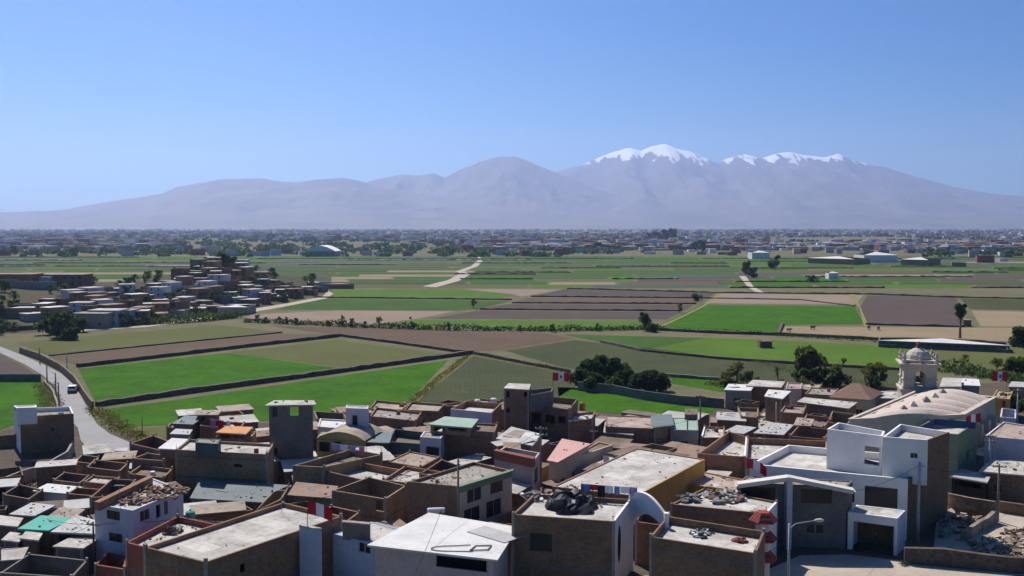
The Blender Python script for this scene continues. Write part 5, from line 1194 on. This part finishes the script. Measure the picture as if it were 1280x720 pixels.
for (lab, pts, z0, h) in list(BLD):
    if h < 2.2 and ROOFZ.get(lab) or h < .5 or 'modern' in lab or 'parapet' in lab or 'screen' in lab or 'cornice' in lab or 'bright white sheet' in lab or 'wall slab' in lab or 'turret' in lab or 'canopy' in lab or 'hipped' in lab or 'gable' in lab or 'yellow' in lab or 'slanting' in lab: continue
    ars = area([Vector(p) for p in pts])
    if ars < 8: continue
    A = ROOFZ.get(lab)
    z = A if A is not None else h + .1
    if A is None and 'shack' not in lab: z = .03; scatter('rubble', pts, z, int(min(90, 10 + ars * 1.1)), .15, .6, ['brick', 'cement', 'wood_pale', 'roof_tan', 'adobe', 'cement_dark'], f'debris on the ground inside the {noun(lab)}')
    if 'shack' in lab and fr_.random() < .4: continue
    if 'shack' in lab: z = h + .1
    scatter('rubble', pts, z, int(min(60, 2 + ars * fr_.choice([.1, .3, .9]))), .07, .26, ['brick', 'cement_dark', 'roof_brown', 'cement', 'wood_pale'], f'broken bricks and scraps on top of the {noun(lab)}')
    q = inset([Vector(p) for p in pts], .9)
    if area(q) > 6:
        xs = [p.x for p in q]; ys = [p.y for p in q]
        for _ in range(fr_.choice([1, 2, 3, 5])):
            p = (fr_.uniform(min(xs), max(xs)), fr_.uniform(min(ys), max(ys)))
            if inpoly(p, q):
                k = fr_.random(); npl += 1
                if k < .5: thingbox('plank', (*p, z + .015), fr_.uniform(1.2, 2.6), fr_.uniform(.15, .35), .07, fr_.uniform(0, 3), fr_.choice(['wood_pale', 'wood', 'brick_tan']), f'loose plank lying on the {noun(lab)}', 'plank', 'loose planks on the rooftops')
                elif k < .8: thingbox('metal_sheet', (*p, z + .02), fr_.uniform(.8, 1.8), fr_.uniform(.6, 1.1), .05, fr_.uniform(0, 3), fr_.choice(['tin', 'tin_rust', 'tin_white', 'tin_teal']), f'loose sheet lying on the {noun(lab)}', 'metal sheet', 'loose sheets on the rooftops', (fr_.uniform(0, .25), 0))
                else: thingbox('crate', (*p, z), fr_.uniform(.4, .8), fr_.uniform(.4, .7), fr_.uniform(.3, .7), fr_.uniform(0, 3), fr_.choice(['wood', 'brick_red', 'blue_cloth', 'tin_white']), f'box left on the {noun(lab)}', 'crate', 'boxes left on the rooftops')
def heap(name, px, py, z, n, rad, s, m, label, cat='junk heap', hgt=.5):
    c = G(px, py, z); mb = MB()
    for _ in range(n):
        a = fr_.uniform(0, 6.28); q = fr_.random() ** .6 * rad; k = fr_.uniform(.5, 1.3) * s
        mb.box(c + Vector((math.cos(a) * q, math.sin(a) * q, (1 - q / rad) * hgt * fr_.random())), k * fr_.uniform(.8, 2), k, k * .5, fr_.uniform(0, 3), (fr_.uniform(-.5, .5), fr_.uniform(-.5, .5)), fr_.randrange(len(m)), jit=.06 * s)
    tag(mb.build(name, m), label, cat, kind='stuff')
heap('junk', 675, 621, 7.2, 60, 1.8, .35, ['white', 'cement', 'pink', 'roof_brown', 'cement_dark'], 'jumbled pale junk heap beside the black tarpaulin', hgt=1)
heap('junk', 905, 622, 5.9, 60, 2.6, .45, ['cement', 'tin', 'wood', 'roof_brown', 'tin_white'], 'jumble of sheets and planks on the pale roof before the white house')
heap('junk', 862, 624, 5.9, 40, 1.4, .4, ['cement_dark', 'tin_teal', 'wood', 'white'], 'dark jumble at the corner of the plank strewn roof')
heap('junk', 215, 665, 4.7, 30, .9, .35, ['brick', 'teal', 'wood', 'cement'], 'small dark pile on the red rimmed roof terrace')
heap('rubble', 195, 617, 6.75, 160, 3.4, .3, ['brick', 'brick_red', 'wood', 'roof_brown', 'cement'], 'fallen brick rubble across the ruined roof of the white house', hgt=.4)
heap('rubble', 165, 627, 6.75, 60, 1.6, .3, ['brick', 'brick_red', 'roof_brown', 'cement_dark'], 'second patch of fallen bricks on the ruined roof', hgt=.4)
heap('rubble', 878, 668, 5.9, 30, 1.2, .3, ['white', 'cement_dark', 'teal'], 'small scrap pile on the near brick house', hgt=.4)
heap('rubble', 925, 676, 5.9, 14, .6, .3, ['brick_red'], 'little stack of red bricks on the near brick house', hgt=.3)
# sheets weighing on the patched roof
for i, (x, y, m, nm) in enumerate([(632, 553, 'roof_pale', 'cream'), (652, 551, 'tin', 'grey'), (645, 543, 'roof_tan', 'tan'), (663, 546, 'tin_white', 'white'), (640, 558, 'tin_rust', 'rusty')]):
    thingbox('metal_sheet', G(x, y, 5.75), 3.6, 2.4, .06, .4 + i * .3, m, f'{nm} sheet lying askew on the patched sheet roof in mid town', 'metal sheet', tilt=(.08, .05))
# black tarpaulin on the near roof
c = G(712, 634, 7.2); mb = MB(); mb.lathe(c, [(2.6, 0), (2.5, .35), (2.2, .7), (1.9, .95), (1.5, 1.1), (1.1, 1.25), (.6, 1.35), (.1, 1.4)], 36)
for v in mb.v: v += Vector((noise.noise(v * .9), noise.noise(v * .9 + Vector((5, 0, 0))), 0)) * .9 + Vector((0, 0, noise.noise(v * 1.7) * .7 * min(1, max(0, v.z - 7.2))))
tag(mb.build('tarpaulin', 'black_tarp', org=c, smooth=False), 'big black tarpaulin bundled over goods on the near roof', 'tarpaulin')
# ---- water tanks
def tank(px, py, z, r0, h, m, label, lying=False):
    c = G(px, py, z); r = root('water_tank', c, label, 'water tank'); mb = MB()
    if lying:
        mb.tube([c + Vector((-h / 2, 0, r0)), c + Vector((-h / 2 + .15, 0, r0)), c + Vector((h / 2 - .15, .2, r0)), c + Vector((h / 2, .2, r0))], [r0 * .8, r0, r0, r0 * .8], 12); mb.build('tank', m, r, smooth=False)
        mb = MB(); mb.box(c + Vector((-.5, 0, 0)), .15, .8, .25); mb.build('stand', 'wood', r); mb = MB(); mb.box(c + Vector((.5, .1, 0)), .15, .8, .25); mb.build('stand', 'wood', r)
    else:
        mb.lathe(c, [(r0, 0), (r0, h * .8), (r0 * .6, h * .95), (r0 * .2, h)], 14); mb.build('tank', m, r); mb = MB(); mb.lathe(c, [(r0 * .22, h + .003), (r0 * .22, h + .1)], 8); mb.build('lid', 'cement_dark', r)
tank(597, 507, 4.1, .55, 1.2, 'white', 'white upright water tank on the lavender roof terrace, near its middle')
tank(617, 504, 4.1, .55, 1.0, 'white', 'white upright water tank on the lavender roof terrace, nearest the dark tower')
tank(545, 642, 4.6, .32, 1.9, 'white', 'long pale water heater tank lying outside the open brick rooms', True)
tank(728, 513, 5.2, .5, 1.5, 'ochre', 'rusty orange barrel on the brick house at the green field')
tank(238, 648, 4.7, .5, .9, 'tin_green', 'green plastic tank behind the red rimmed roof terrace')
# ---- poles
POLE = {}
def pole(px, py, top_py, label, arms=1, m='pole', r0=.16, group=None, name='utility_pole'):
    c = G(px, py, 0); h = zat(top_py, c.y); r = root(name, c, label, 'pole', group); mb = MB(); mb.tube([c, c + Vector((0, 0, h * .5)), c + Vector((0, 0, h))], [r0, r0 * .85, r0 * .65], 10); mb.build('post', m, r, smooth=True)
    for k in range(arms):
        z = h - .35 - k * .8; mb = MB(); mb.bar(c + Vector((-.75, .2, z)), c + Vector((.75, -.2, z)), .11); a = mb.build('crossarm', 'wood', r)
        for s in (-.65, -.2, .3, .7):
            mb = MB(); p = c + Vector((s, -s * .27, z + .055)); mb.lathe(p, [(.06, 0), (.08, .1), (.04, .2)], 6); mb.build('insulator', 'offwhite', a)
    return c + Vector((0, 0, h - .3))
T1 = pole(573, 694, 573, 'dark pole standing against the corner of the cream building', 0)
T2 = pole(676, 634, 533, 'dark double armed utility pole beside the dark red parapet house', 2)
T3 = pole(875, 556, 493, 'tall dark pole behind the brick house with pale floor', 1)
T4 = pole(859, 568, 524, 'short dark pole at the far end of the stained roof', 0)
T5 = pole(970, 536, 503, 'grey pole on the dirt street', 0, 'pole_grey')
T6 = pole(1147, 676, 578, 'pale concrete pole in front of the brick party wall', 0, 'pole_grey', .2)
T7 = pole(1236, 608, 542, 'slim grey pole with stacked insulators in the lane', 2, 'pole_grey')
T8 = pole(1247, 652, 580, 'dark pole at the corner of the stone ruin', 1)
T9 = pole(1271, 540, 486, 'grey pole near the pink roof beyond the church', 1, 'pole_grey')
T10 = pole(1058, 684, 612, 'dark pole hugging the front of the white house by the garage', 0)
T11 = pole(118, 716, 652, 'thin reddish pole before the white two-storey house', 1, 'wood', .13)
T12 = pole(100, 694, 668, 'short pole standing at the grey block shed', 0, 'pole_grey', .08)
T13 = pole(1, 728, 684, 'dark pole at the frame edge in the lower yards', 0)
T14 = pole(74, 516, 478, 'dark pole at the roadside closest to the whitewashed house', 0)
T15 = pole(59, 481, 455, 'dark pole farther up the road', 0)
T16 = pole(70, 497, 466, 'middle dark pole along the road', 0)
T17 = pole(178, 545, 520, 'short thin pole on the grass verge below the bright field', 0, 'pole', .09)
T18 = pole(990, 528, 497, 'slim brown pole by the low brown house near the dirt street', 0, 'pole', .1)
T19 = pole(50, 455, 434, 'small pole at the top of the road bend', 0)
def cable(a, b, sag, label, group='power cables over the town'):
    pts = [a.lerp(b, k / 12) - Vector((0, 0, sag * 4 * (k / 12) * (1 - k / 12))) for k in range(13)]; mb = MB(); mb.tube(pts, [.022] * 13, 4); tag(mb.build('power_cable', 'dark'), label, 'cable', group)
for a, b, s, l in [(T1, T2, 1, 'thin cable from the cream building pole to the double armed pole'), (T2, T3, 1.5, 'thin cable from the double armed pole toward the tall dark pole'), (T3, T5, 1, 'thin cable from the tall dark pole to the dirt street pole'), (T6, T10, .5, 'thin cable from the pale concrete pole to the garage pole'), (T7, T8, .6, 'thin cable between the two lane poles'), (T7, T9, 1, 'thin cable from the lane to the pole beyond the church'), (T11, T12 + Vector((-6, 8, 2)), .5, 'thin cable fanning over the green sheet roof'), (T11, G(30, 640, 3), .4, 'thin cable down to the lower sheds'), (T14, T16, .4, 'thin cable between the roadside poles'), (T16, T15, .4, 'thin cable between the farther roadside poles'), (T8, T6, .8, 'thin cable from the stone ruin to the pale concrete pole'), (T11, T13, .5, 'thin cable over the lower yards to the frame edge pole'), (T11, T1, 1.5, 'long thin cable from the reddish pole to the cream building pole'), (T1, G(520, 715, 5), .5, 'thin cable dropping to the white sheet roof house'), (T2, T4, .8, 'thin cable along the stained roof'), (T4, T3, .3, 'short thin cable behind the stained roof'), (T3, T18, 1, 'thin cable toward the low brown house'), (T6, T7, 1, 'thin cable passing the brick party wall'), (T7, G(1300, 600, 7), .3, 'thin cable leaving the lane toward the frame edge'), (T10, G(960, 690, 7), .5, 'thin cable drooping across the grey house front')]: cable(a, b, s, l)
# ---- street lamps
def lamp(px, py, ztop, reach, label, m='pole_grey'):
    c = G(px, py, 0); r = root('street_lamp', c, label, 'street lamp'); mb = MB(); mb.tube([c, c + Vector((0, 0, ztop))], [.14, .09], 10); mb.build('post', m, r, smooth=True)
    a = c + Vector((0, 0, ztop - .5)); b = a + Vector((reach, .1, .75)); mb = MB(); mb.tube([a, a + Vector((reach * .25, 0, .5)), b], [.055, .05, .045], 8); mb.build('arm', m, r)
    mb = MB(); mb.tube([b, b + Vector((.25 * (1 if reach > 0 else -1), 0, .03)), b + Vector((.7 * (1 if reach > 0 else -1), .02, .05)), b + Vector((.95 * (1 if reach > 0 else -1), .02, .04))], [.06, .16, .17, .06], 10); hd = mb.build('lamp_head', 'offwhite', r)
lamp(985, 762, 8.2, 2.3, 'grey street lamp with curved arm before the modern white house')
lamp(84, 468, 5.5, 1.6, 'small street lamp on the far wall of the curving road')
# ---- flags
def flag(base, h, wd, ht, label, lean=(0, 0), crest=False, droop=.15, dirx=1):
    r = root('flag', base, label, 'flag'); top = base + Vector((lean[0], lean[1], h)); mb = MB(); mb.tube([base, top], [.04, .025], 6); mb.build('pole', 'wood', r)
    mb = MB(); n = 18
    P = lambda u, v: top + Vector((dirx * u * wd, .18 * math.sin(u * 9) * (.3 + u), -v * ht - droop * u * u * wd - .05 * math.sin(u * 7 + v * 2)))
    for i in range(n):
        for j in range(4):
            u0, u1, v0, v1 = i / n, (i + 1) / n, j / 4, (j + 1) / 4; mb.face([P(u0, v1), P(u1, v1), P(u1, v0), P(u0, v0)], 1 if n / 3 <= i < 2 * n / 3 else 0)
    cl = mb.build('cloth', ['red_cloth', 'white_cloth'], r, smooth=False)
    if crest:
        mb = MB(); q = [P(.5, .5) + Vector((math.cos(t) * ht * .17, -.07, math.sin(t) * ht * .2)) for t in [2 * math.pi * k / 8 for k in range(8)]]; mb.face(q); mb.build('crest', 'green_cloth', cl)
        mb = MB(); q = [P(.5, .62) + Vector((x * ht * .16, -.09, z * ht * .1)) for x, z in ((-1, 0), (1, 0), (.6, -1), (-.6, -1))]; mb.face(q); mb.build('crest', 'red_cloth', cl)
flag(G(384, 657, 7.2), 2.4, 2.3, 1.25, 'red and white striped flag above the grey blue wall slab', (.1, 0), droop=.4)
flag(G(691, 486, 9.0), 2.7, 2.7, 1.35, 'red and white flag with small crest flying on the dark unfinished tower', crest=True, droop=.02)
flag(G(929, 600, 6.3), 2.6, 2.4, 1.2, 'drooping red and white flag on the grey house with sloping beams', (.35, 0), droop=.5)
flag(G(1258, 500, 4.4), 5.2, 2.6, 1.7, 'red flag with pale crest patch by the ochre house beyond the church', dirx=-1, crest=True, droop=0)
flag(G(1226, 541, 6.8) , 2.8, 2.0, 1.3, 'small crumpled red and white flag hanging beside the church wall', (-.1, 0), dirx=-1, droop=.3)
flag(G(672, 620, 7.2), 1.0, .7, .5, 'tiny red pennant over the junk heap on the near roof', droop=.2)
# ---- laundry
def laundry(pa, pb, z, items, where, hz_=1.7, base=None):
    a, b = G(*pa, z), G(*pb, z); base = z if base is None else base
    r = root('clothesline', a, f'rope clothesline {where}', 'clothesline')
    for p in (a, b): mb = MB(); mb.tube([Vector((p.x, p.y, base)), Vector((p.x, p.y, z + hz_))], [.04, .035], 6); mb.build('post', 'wood', r)
    mb = MB(); mb.tube([a + Vector((0, 0, hz_)), (a + b) / 2 + Vector((0, 0, hz_ - .12)), b + Vector((0, 0, hz_))], [.015] * 3, 4); mb.build('rope', 'white_cloth', r)
    n = len(items); e = (b - a); L = e.length; e.normalize(); nn = Vector((-e.y, e.x, 0)) * .03
    for i, (m, nm, w_, h_) in enumerate(items):
        s = L * (i + .5) / n; p = a + e * s + Vector((0, 0, hz_ - .06)); mb = MB(); K = 6
        up = [p + e * (w_ * (k / K - .5)) + nn * math.sin(k * 2.1) * 1.5 for k in range(K + 1)]; lo = [v - Vector((0, 0, h_ * (1 + .08 * math.sin(k * 3)))) + nn * 3 * math.sin(k * 1.7) for k, v in enumerate(up)]
        for k in range(K): mb.face([lo[k], lo[k + 1], up[k + 1], up[k]])
        tag(mb.build('laundry', m), f'{nm}, {ORD[i]} piece on the clothesline {where}', 'laundry', 'laundry drying on the rooftops')
laundry((727, 624), (796, 629), 7.3, [('blue_cloth', 'blue grey cloth', 1.0, .8), ('red_cloth', 'red cloth', .9, .6), ('black_tarp', 'dark garment', .8, 1.3), ('white_cloth', 'white cloth', .9, .8), ('blue_cloth', 'pale blue cloth', .6, .9), ('white_cloth', 'big white cloth', 1.0, .7), ('purple_cloth', 'lavender cloth', .8, .9)], 'behind the near brick house roof')
laundry((262, 537), (300, 541), 4.2, [('pink_cloth', 'pink sheet', 1.1, 1.4), ('red_cloth', 'red sheet', 1.2, 1.4), ('white_cloth', 'white cloth', .8, 1), ('red_cloth', 'small red shirt', .6, .7)], 'over the brick house by the green field')
laundry((414, 569), (458, 574), 4.4, [('purple_cloth', 'lavender sheet', 1.6, .9), ('white_cloth', 'white sheet', 1.3, .8), ('purple_cloth', 'purple cloth', .9, .8), ('pink_cloth', 'pink cloth', .9, .7)], 'below the yellow arched house')
laundry((236, 668), (292, 672), 3.2, [('white_cloth', 'white cloth', .8, .9), ('pink_cloth', 'pinkish cloth', .8, 1), ('blue_cloth', 'blue cloth', .9, .9), ('white_cloth', 'pale cloth', .9, .7)], 'in the dark yard behind the red rimmed terrace', base=0)
laundry((752, 585), (775, 584), 3.0, [('white_cloth', 'white shirt', .8, 1.2), ('blue_cloth', 'blue cloth', .6, 1)], 'at the end of the pink roofed house', base=0)
laundry((300, 722), (352, 712), 1.6, [('ochre', 'yellowish cloth', .5, .7), ('red_cloth', 'crimson garment', .5, 1.1), ('white_cloth', 'white garment', .4, .8)], 'along the long near brick wall', base=0)
# ---- ruin, stone walls and rubble on the lane side
wall_line([(1180, 640), (1210, 646), (1243, 653)], 2.5, .6, 'adobe', 'broken stone wall at the back of the ruin', 'ruin_wall', rag=.2)
wall_line([(1244, 653), (1224, 664), (1203, 677)], 1.3, .6, 'stone_pale', 'low crumbling stone wall closing the ruin', 'ruin_wall', rag=.3)
wall_line([(1130, 704), (1180, 708), (1300, 719)], 2.6, .7, 'stone', 'long dark dry stone wall along the street beside the white house', 'stone_wall', rag=.25)
wall_line([(1248, 640), (1300, 648)], 1.4, .5, 'brick_dark', 'low brick wall beyond the rubble plot', 'yard_wall', rag=.15)
def ground_rubble(poly, n, s, m, label, z=.02, seed=1):
    q = [G(x, y, 0).xy for x, y in poly]
    if area(q) < 0: q.reverse()
    rr = random.Random(seed); mb = MB(); xs = [p.x for p in q]; ys = [p.y for p in q]; k = 0
    for _ in range(n * 5):
        if k >= n: break
        p = (rr.uniform(min(xs), max(xs)), rr.uniform(min(ys), max(ys)))
        if not inpoly(p, q) or noise.noise(Vector((p[0] * .25, p[1] * .25, seed))) < -.12: continue
        z_ = s * rr.choice([.4, .7, 1, 1, 1.8]); mb.box((p[0], p[1], z - .03), z_, z_ * rr.uniform(.5, 1), z_ * rr.uniform(.3, .8), rr.uniform(0, 3), (rr.uniform(-.3, .3), rr.uniform(-.3, .3)), rr.randrange(len(m)), jit=z_ * .15); k += 1
    tag(mb.build('rubble', m), label, 'rubble', kind='stuff')
ground_rubble([(1180, 642), (1240, 655), (1204, 678), (1176, 672)], 420, .45, ['adobe', 'dirt_pale', 'wood_pale', 'roof_tan'], 'pale rubble heaped inside the stone ruin')
ground_rubble([(1210, 680), (1250, 655), (1310, 650), (1310, 715), (1140, 700)], 900, .4, ['adobe', 'dirt_pale', 'wood_pale', 'stone', 'roof_tan'], 'pale rubble spread over the plot by the ruin', seed=2)
ground_rubble([(-40, 740), (-40, 596), (60, 590), (160, 585), (330, 640), (330, 740)], 2600, .3, ['brick', 'stone', 'cement', 'adobe', 'cement_dark', 'roof_tan'], 'scattered rubble in the lower yards', seed=3)
ground_rubble([(330, 720), (330, 560), (640, 540), (1030, 520), (1030, 560), (820, 700)], 2600, .32, ['brick', 'stone', 'cement', 'wood', 'adobe', 'cement_dark'], 'scattered rubble between the town houses', seed=4)
ground_rubble([(700, 545), (880, 534), (1050, 500), (1120, 505), (1060, 535), (860, 575), (760, 570)], 1500, .35, ['brick', 'roof_tan', 'cement', 'wood', 'white', 'cement_dark'], 'scattered scraps between the far roofs of the town', seed=5)
ground_rubble([(5, 742), (120, 700), (175, 712), (150, 742)], 300, .35, ['brick_red', 'cement', 'stone', 'brick'], 'bricks strewn by the stepped block wall', seed=6)
poly_px('dirt_ground', [(1165, 712), (1172, 632), (1250, 618), (1320, 622), (1320, 722)], 'dirt_pale', .035)
poly_px('pavement', [(1150, 612), (1192, 606), (1236, 622), (1330, 630), (1330, 616), (1244, 606), (1225, 588), (1236, 560), (1222, 556), (1205, 590)], 'dirt', .05)
# ---- plants
def agave(px, py, label, n=60, L=2.2, m='leaf_olive', rad=.6, z=0):
    c = G(px, py, z); mb = MB()
    for k in range(n):
        a = fr_.uniform(0, 6.28); el = fr_.uniform(.25, 1.4); d = Vector((math.cos(a) * math.cos(el), math.sin(a) * math.cos(el), math.sin(el))); s = Vector((-math.sin(a), math.cos(a), 0)) * .08; l = L * fr_.uniform(.6, 1); p = c + d * .2
        for t in range(4):
            u0, u1 = t / 4, (t + 1) / 4; g0, g1 = Vector((0, 0, -u0 * u0 * l * .5)), Vector((0, 0, -u1 * u1 * l * .5))
            mb.face([p + d * l * u0 + g0 - s * (1 - u0), p + d * l * u0 + g0 + s * (1 - u0), p + d * l * u1 + g1 + s * (1.02 - u1), p + d * l * u1 + g1 - s * (1.02 - u1)])
    tag(mb.build('plant', m, org=c), label, 'plant')
agave(998, 742, 'arching long leaved olive plant under the street lamp', 120, 3.2)
agave(1130, 707, 'small dark green plant on the street beside the garage', 40, .9, 'leaf_mid')
agave(1139, 701, 'small spiky plant at the foot of the pale concrete pole', 30, .8, 'leaf_mid')
for i, (x, y, l) in enumerate([(265, 690, 'shaggy shrub in the yard behind the long near brick house'), (332, 655, 'green shrub by the sloping yard wall near the flag'), (590, 566, 'leafy shrub beside the plain windowless brick house'), (552, 546, 'small green shrub under the pale green canopy'), (1222, 590, 'dark green shrub in the lane by the rounded entrance cover'), (1208, 606, 'leafy bush before the green walled house'), (500, 560, 'green shrub in the shaded teal courtyard'), (925, 545, 'small dusty shrub at the dirt street'), (20, 700, 'green shrub in the lower yards near the tiny shed'), (45, 688, 'leafy shrub below the green sheet roof'), (1064, 520, 'green shrub in the pink walled yard')]):
    tree(x, y, 2.2, 1.2, fr_.choice(['leaf_mid', 'leaf_olive', 'leaf_dark']), l, name='shrub', cat='shrub', seed=1 + i % 2, trunk=.1, n=420, key=('shrub', i % 3))
for i in range(14):
    x, y = fr_.uniform(905, 1060), fr_.uniform(478, 492); tree(x, y, fr_.uniform(1.5, 2.6), 1.4, fr_.choice(['leaf_yellow', 'leaf_mid', 'leaf_olive']), 'low bush among the tin roofs at the back of town', name='bush', cat='bush', group='low bushes at the back of town', seed=2, trunk=.1, n=420, key=('bb', i % 3))
# ---- car on the road, driving away
def car(px, py, rz, label, body='white'):
    c = G(px, py, .1); r = root('parked_car' if 'parked' in label else 'car', c, label, 'car'); Wd, Ln = 1.75, 4.2
    prof = [(-Ln / 2, .35), (-Ln / 2, .9), (-Ln / 2 + .15, 1.0), (-Ln / 2 + .45, 1.5), (.35, 1.52), (1.05, 1.0), (Ln / 2 - .1, .86), (Ln / 2, .6), (Ln / 2, .35)]
    cs, sn = math.cos(rz), math.sin(rz); T = lambda x, y, z: c + Vector((x * cs - y * sn, x * sn + y * cs, z))
    mb = MB(); n = len(prof)
    for s in (-1, 1):
        q = [T(x, s * Wd / 2 * (.86 if z > 1.1 else 1), z) for x, z in prof]; mb.face(q if s < 0 else q[::-1])
    for (xa, za), (xb, zb) in zip(prof, prof[1:] + prof[:1]):
        k0, k1 = (.86 if za > 1.1 else 1), (.86 if zb > 1.1 else 1)
        mb.face([T(xa, -Wd / 2 * k0, za), T(xa, Wd / 2 * k0, za), T(xb, Wd / 2 * k1, zb), T(xb, -Wd / 2 * k1, zb)])
    mb.build('body', body, r)
    def win_(q): mb = MB(); mb.face(q); mb.build('window', 'glass', r)
    win_([T(-Ln / 2 + .17, -.72, 1.04), T(-Ln / 2 + .17, .72, 1.04), T(-Ln / 2 + .40, .66, 1.45), T(-Ln / 2 + .40, -.66, 1.45)])
    win_([T(1.02, -.72, 1.05), T(1.02, .72, 1.05), T(.42, .66, 1.48), T(.42, -.66, 1.48)])
    for s in (-1, 1): win_([T(-1.5, s * .86, 1.05), T(.85, s * .86, 1.05), T(.4, s * .79, 1.45), T(-1.5, s * .79, 1.45)])
    for x in (-1.3, 1.35):
        for s in (-1, 1):
            mb = MB(); mb.tube([T(x, s * (Wd / 2 - .18), .32), T(x, s * (Wd / 2 + .02), .32)], [.32, .32], 14); w_ = mb.build('wheel', 'dark', r); mb = MB(); mb.tube([T(x, s * (Wd / 2), .32), T(x, s * (Wd / 2 + .03), .32)], [.18, .18], 10); mb.build('rim', 'metal', w_)
    for s in (-1, 1): mb = MB(); p = T(-Ln / 2 - .01, s * .68, .75); mb.box(p, .05, .25, .18, rz); mb.build('tail_light', 'red_cloth', r)
    mb = MB(); mb.box(T(-Ln / 2 - .04, 0, .38), .12, 1.7, .2, rz); mb.build('bumper', 'dark', r)
car(91, 490, math.radians(108), 'small white car with dark windows driving on the curving road')
car(283, 397, math.radians(30), 'tiny parked white car on the pale road below the hillside', 'white')
# ---- person-free yards: cattle in the far straw field are only specks
for i, (x, y) in enumerate([(986, 415), (1016, 412), (1086, 412), (1098, 413)]):
    c = G(x, y, .06); mb = MB(); a = fr_.uniform(0, 6); e = Vector((math.cos(a), math.sin(a), 0)); s = Vector((-e.y, e.x, 0))
    mb.tube([c + e * -.9 + Vector((0, 0, 1.05)), c + e * -.6 + Vector((0, 0, 1.0)), c + e * .3 + Vector((0, 0, .98)), c + e * .75 + Vector((0, 0, 1.1)), c + e * 1.1 + Vector((0, 0, 1.3)), c + e * 1.45 + Vector((0, 0, 1.15))], [.2, .38, .4, .28, .17, .09], 8)
    for u in (-.65, .55):
        for v in (-.2, .2): mb.tube([c + e * u + s * v + Vector((0, 0, .8)), c + e * u + s * v + Vector((.03, 0, .4)), c + e * u + s * v], [.13, .08, .06], 6)
    tag(mb.build('cow', 'door' if i % 3 else 'cement_dark', org=c, smooth=True), f'dark cow in the straw coloured field, {ORD[i]} from the green field side', 'cow', 'cows in the straw coloured field')

# hoops and frame left on the white sheet roof
c = G(585, 686, 5.47); r = root('scrap_metal', c, 'dark bent hoop and square frame lying on the big white sheet roof', 'scrap metal')
mb = MB(); q = [c + Vector((-1.9 + 1.6 * math.cos(t), .1 + .75 * math.sin(t), 0)) for t in [math.pi * (.5 + k / 14) for k in range(15)]]; mb.tube([q[0] + Vector((2.1, .3, 0))] + q + [q[-1] + Vector((2.4, -.1, 0))], [.05] * 17, 5); mb.build('hoop', 'cement_dark', r)
mb = MB(); q = [c + Vector(v) for v in ((.2, -.5, .02), (1.9, -.3, .02), (2.2, 1.0, .02), (.7, .9, .02))]
for i in range(4): mb.bar(q[i], q[(i + 1) % 4], .09)
mb.build('frame', 'cement_dark', r)

thingbox('metal_sheet', G(618, 668, 5.43), 5.2, 2.6, .05, -.75, 'tin', 'grey sheet patch laid along the far corner of the big white sheet roof', 'metal sheet')
for i, (x, y, z, l) in enumerate([(352, 640, 6.0, 'on the long pale patched roof'), (150, 634, 6.7, 'on the ruined roof of the white two-storey house'), (600, 592, 6.9, 'on the flat roof of the cream building'), (742, 560, 6.1, 'on the long stained roof'), (955, 562, 4.1, 'on the plain brick block'), (1160, 533, 7.2, 'on the blue screened roof terrace'), (300, 562, 5.9, 'on the large plain brick house'), (580, 506, 4.1, 'on the lavender roof terrace')]):
    c = G(x, y, z); r = root('antenna', c, f'thin television antenna standing {l}', 'antenna'); mb = MB(); mb.tube([c, c + Vector((0, 0, 2.4))], [.03, .02], 5); mb.build('mast', 'metal', r)
    mb = MB(); mb.bar(c + Vector((-.5, .1, 2.3)), c + Vector((.6, -.1, 2.3)), .03)
    for k in range(5): mb.bar(c + Vector((-.45 + k * .24, -.3 + .03 * k, 2.3)), c + Vector((-.45 + k * .24, .35 - .03 * k, 2.3)), .022)
    mb.build('aerial', 'metal', r)
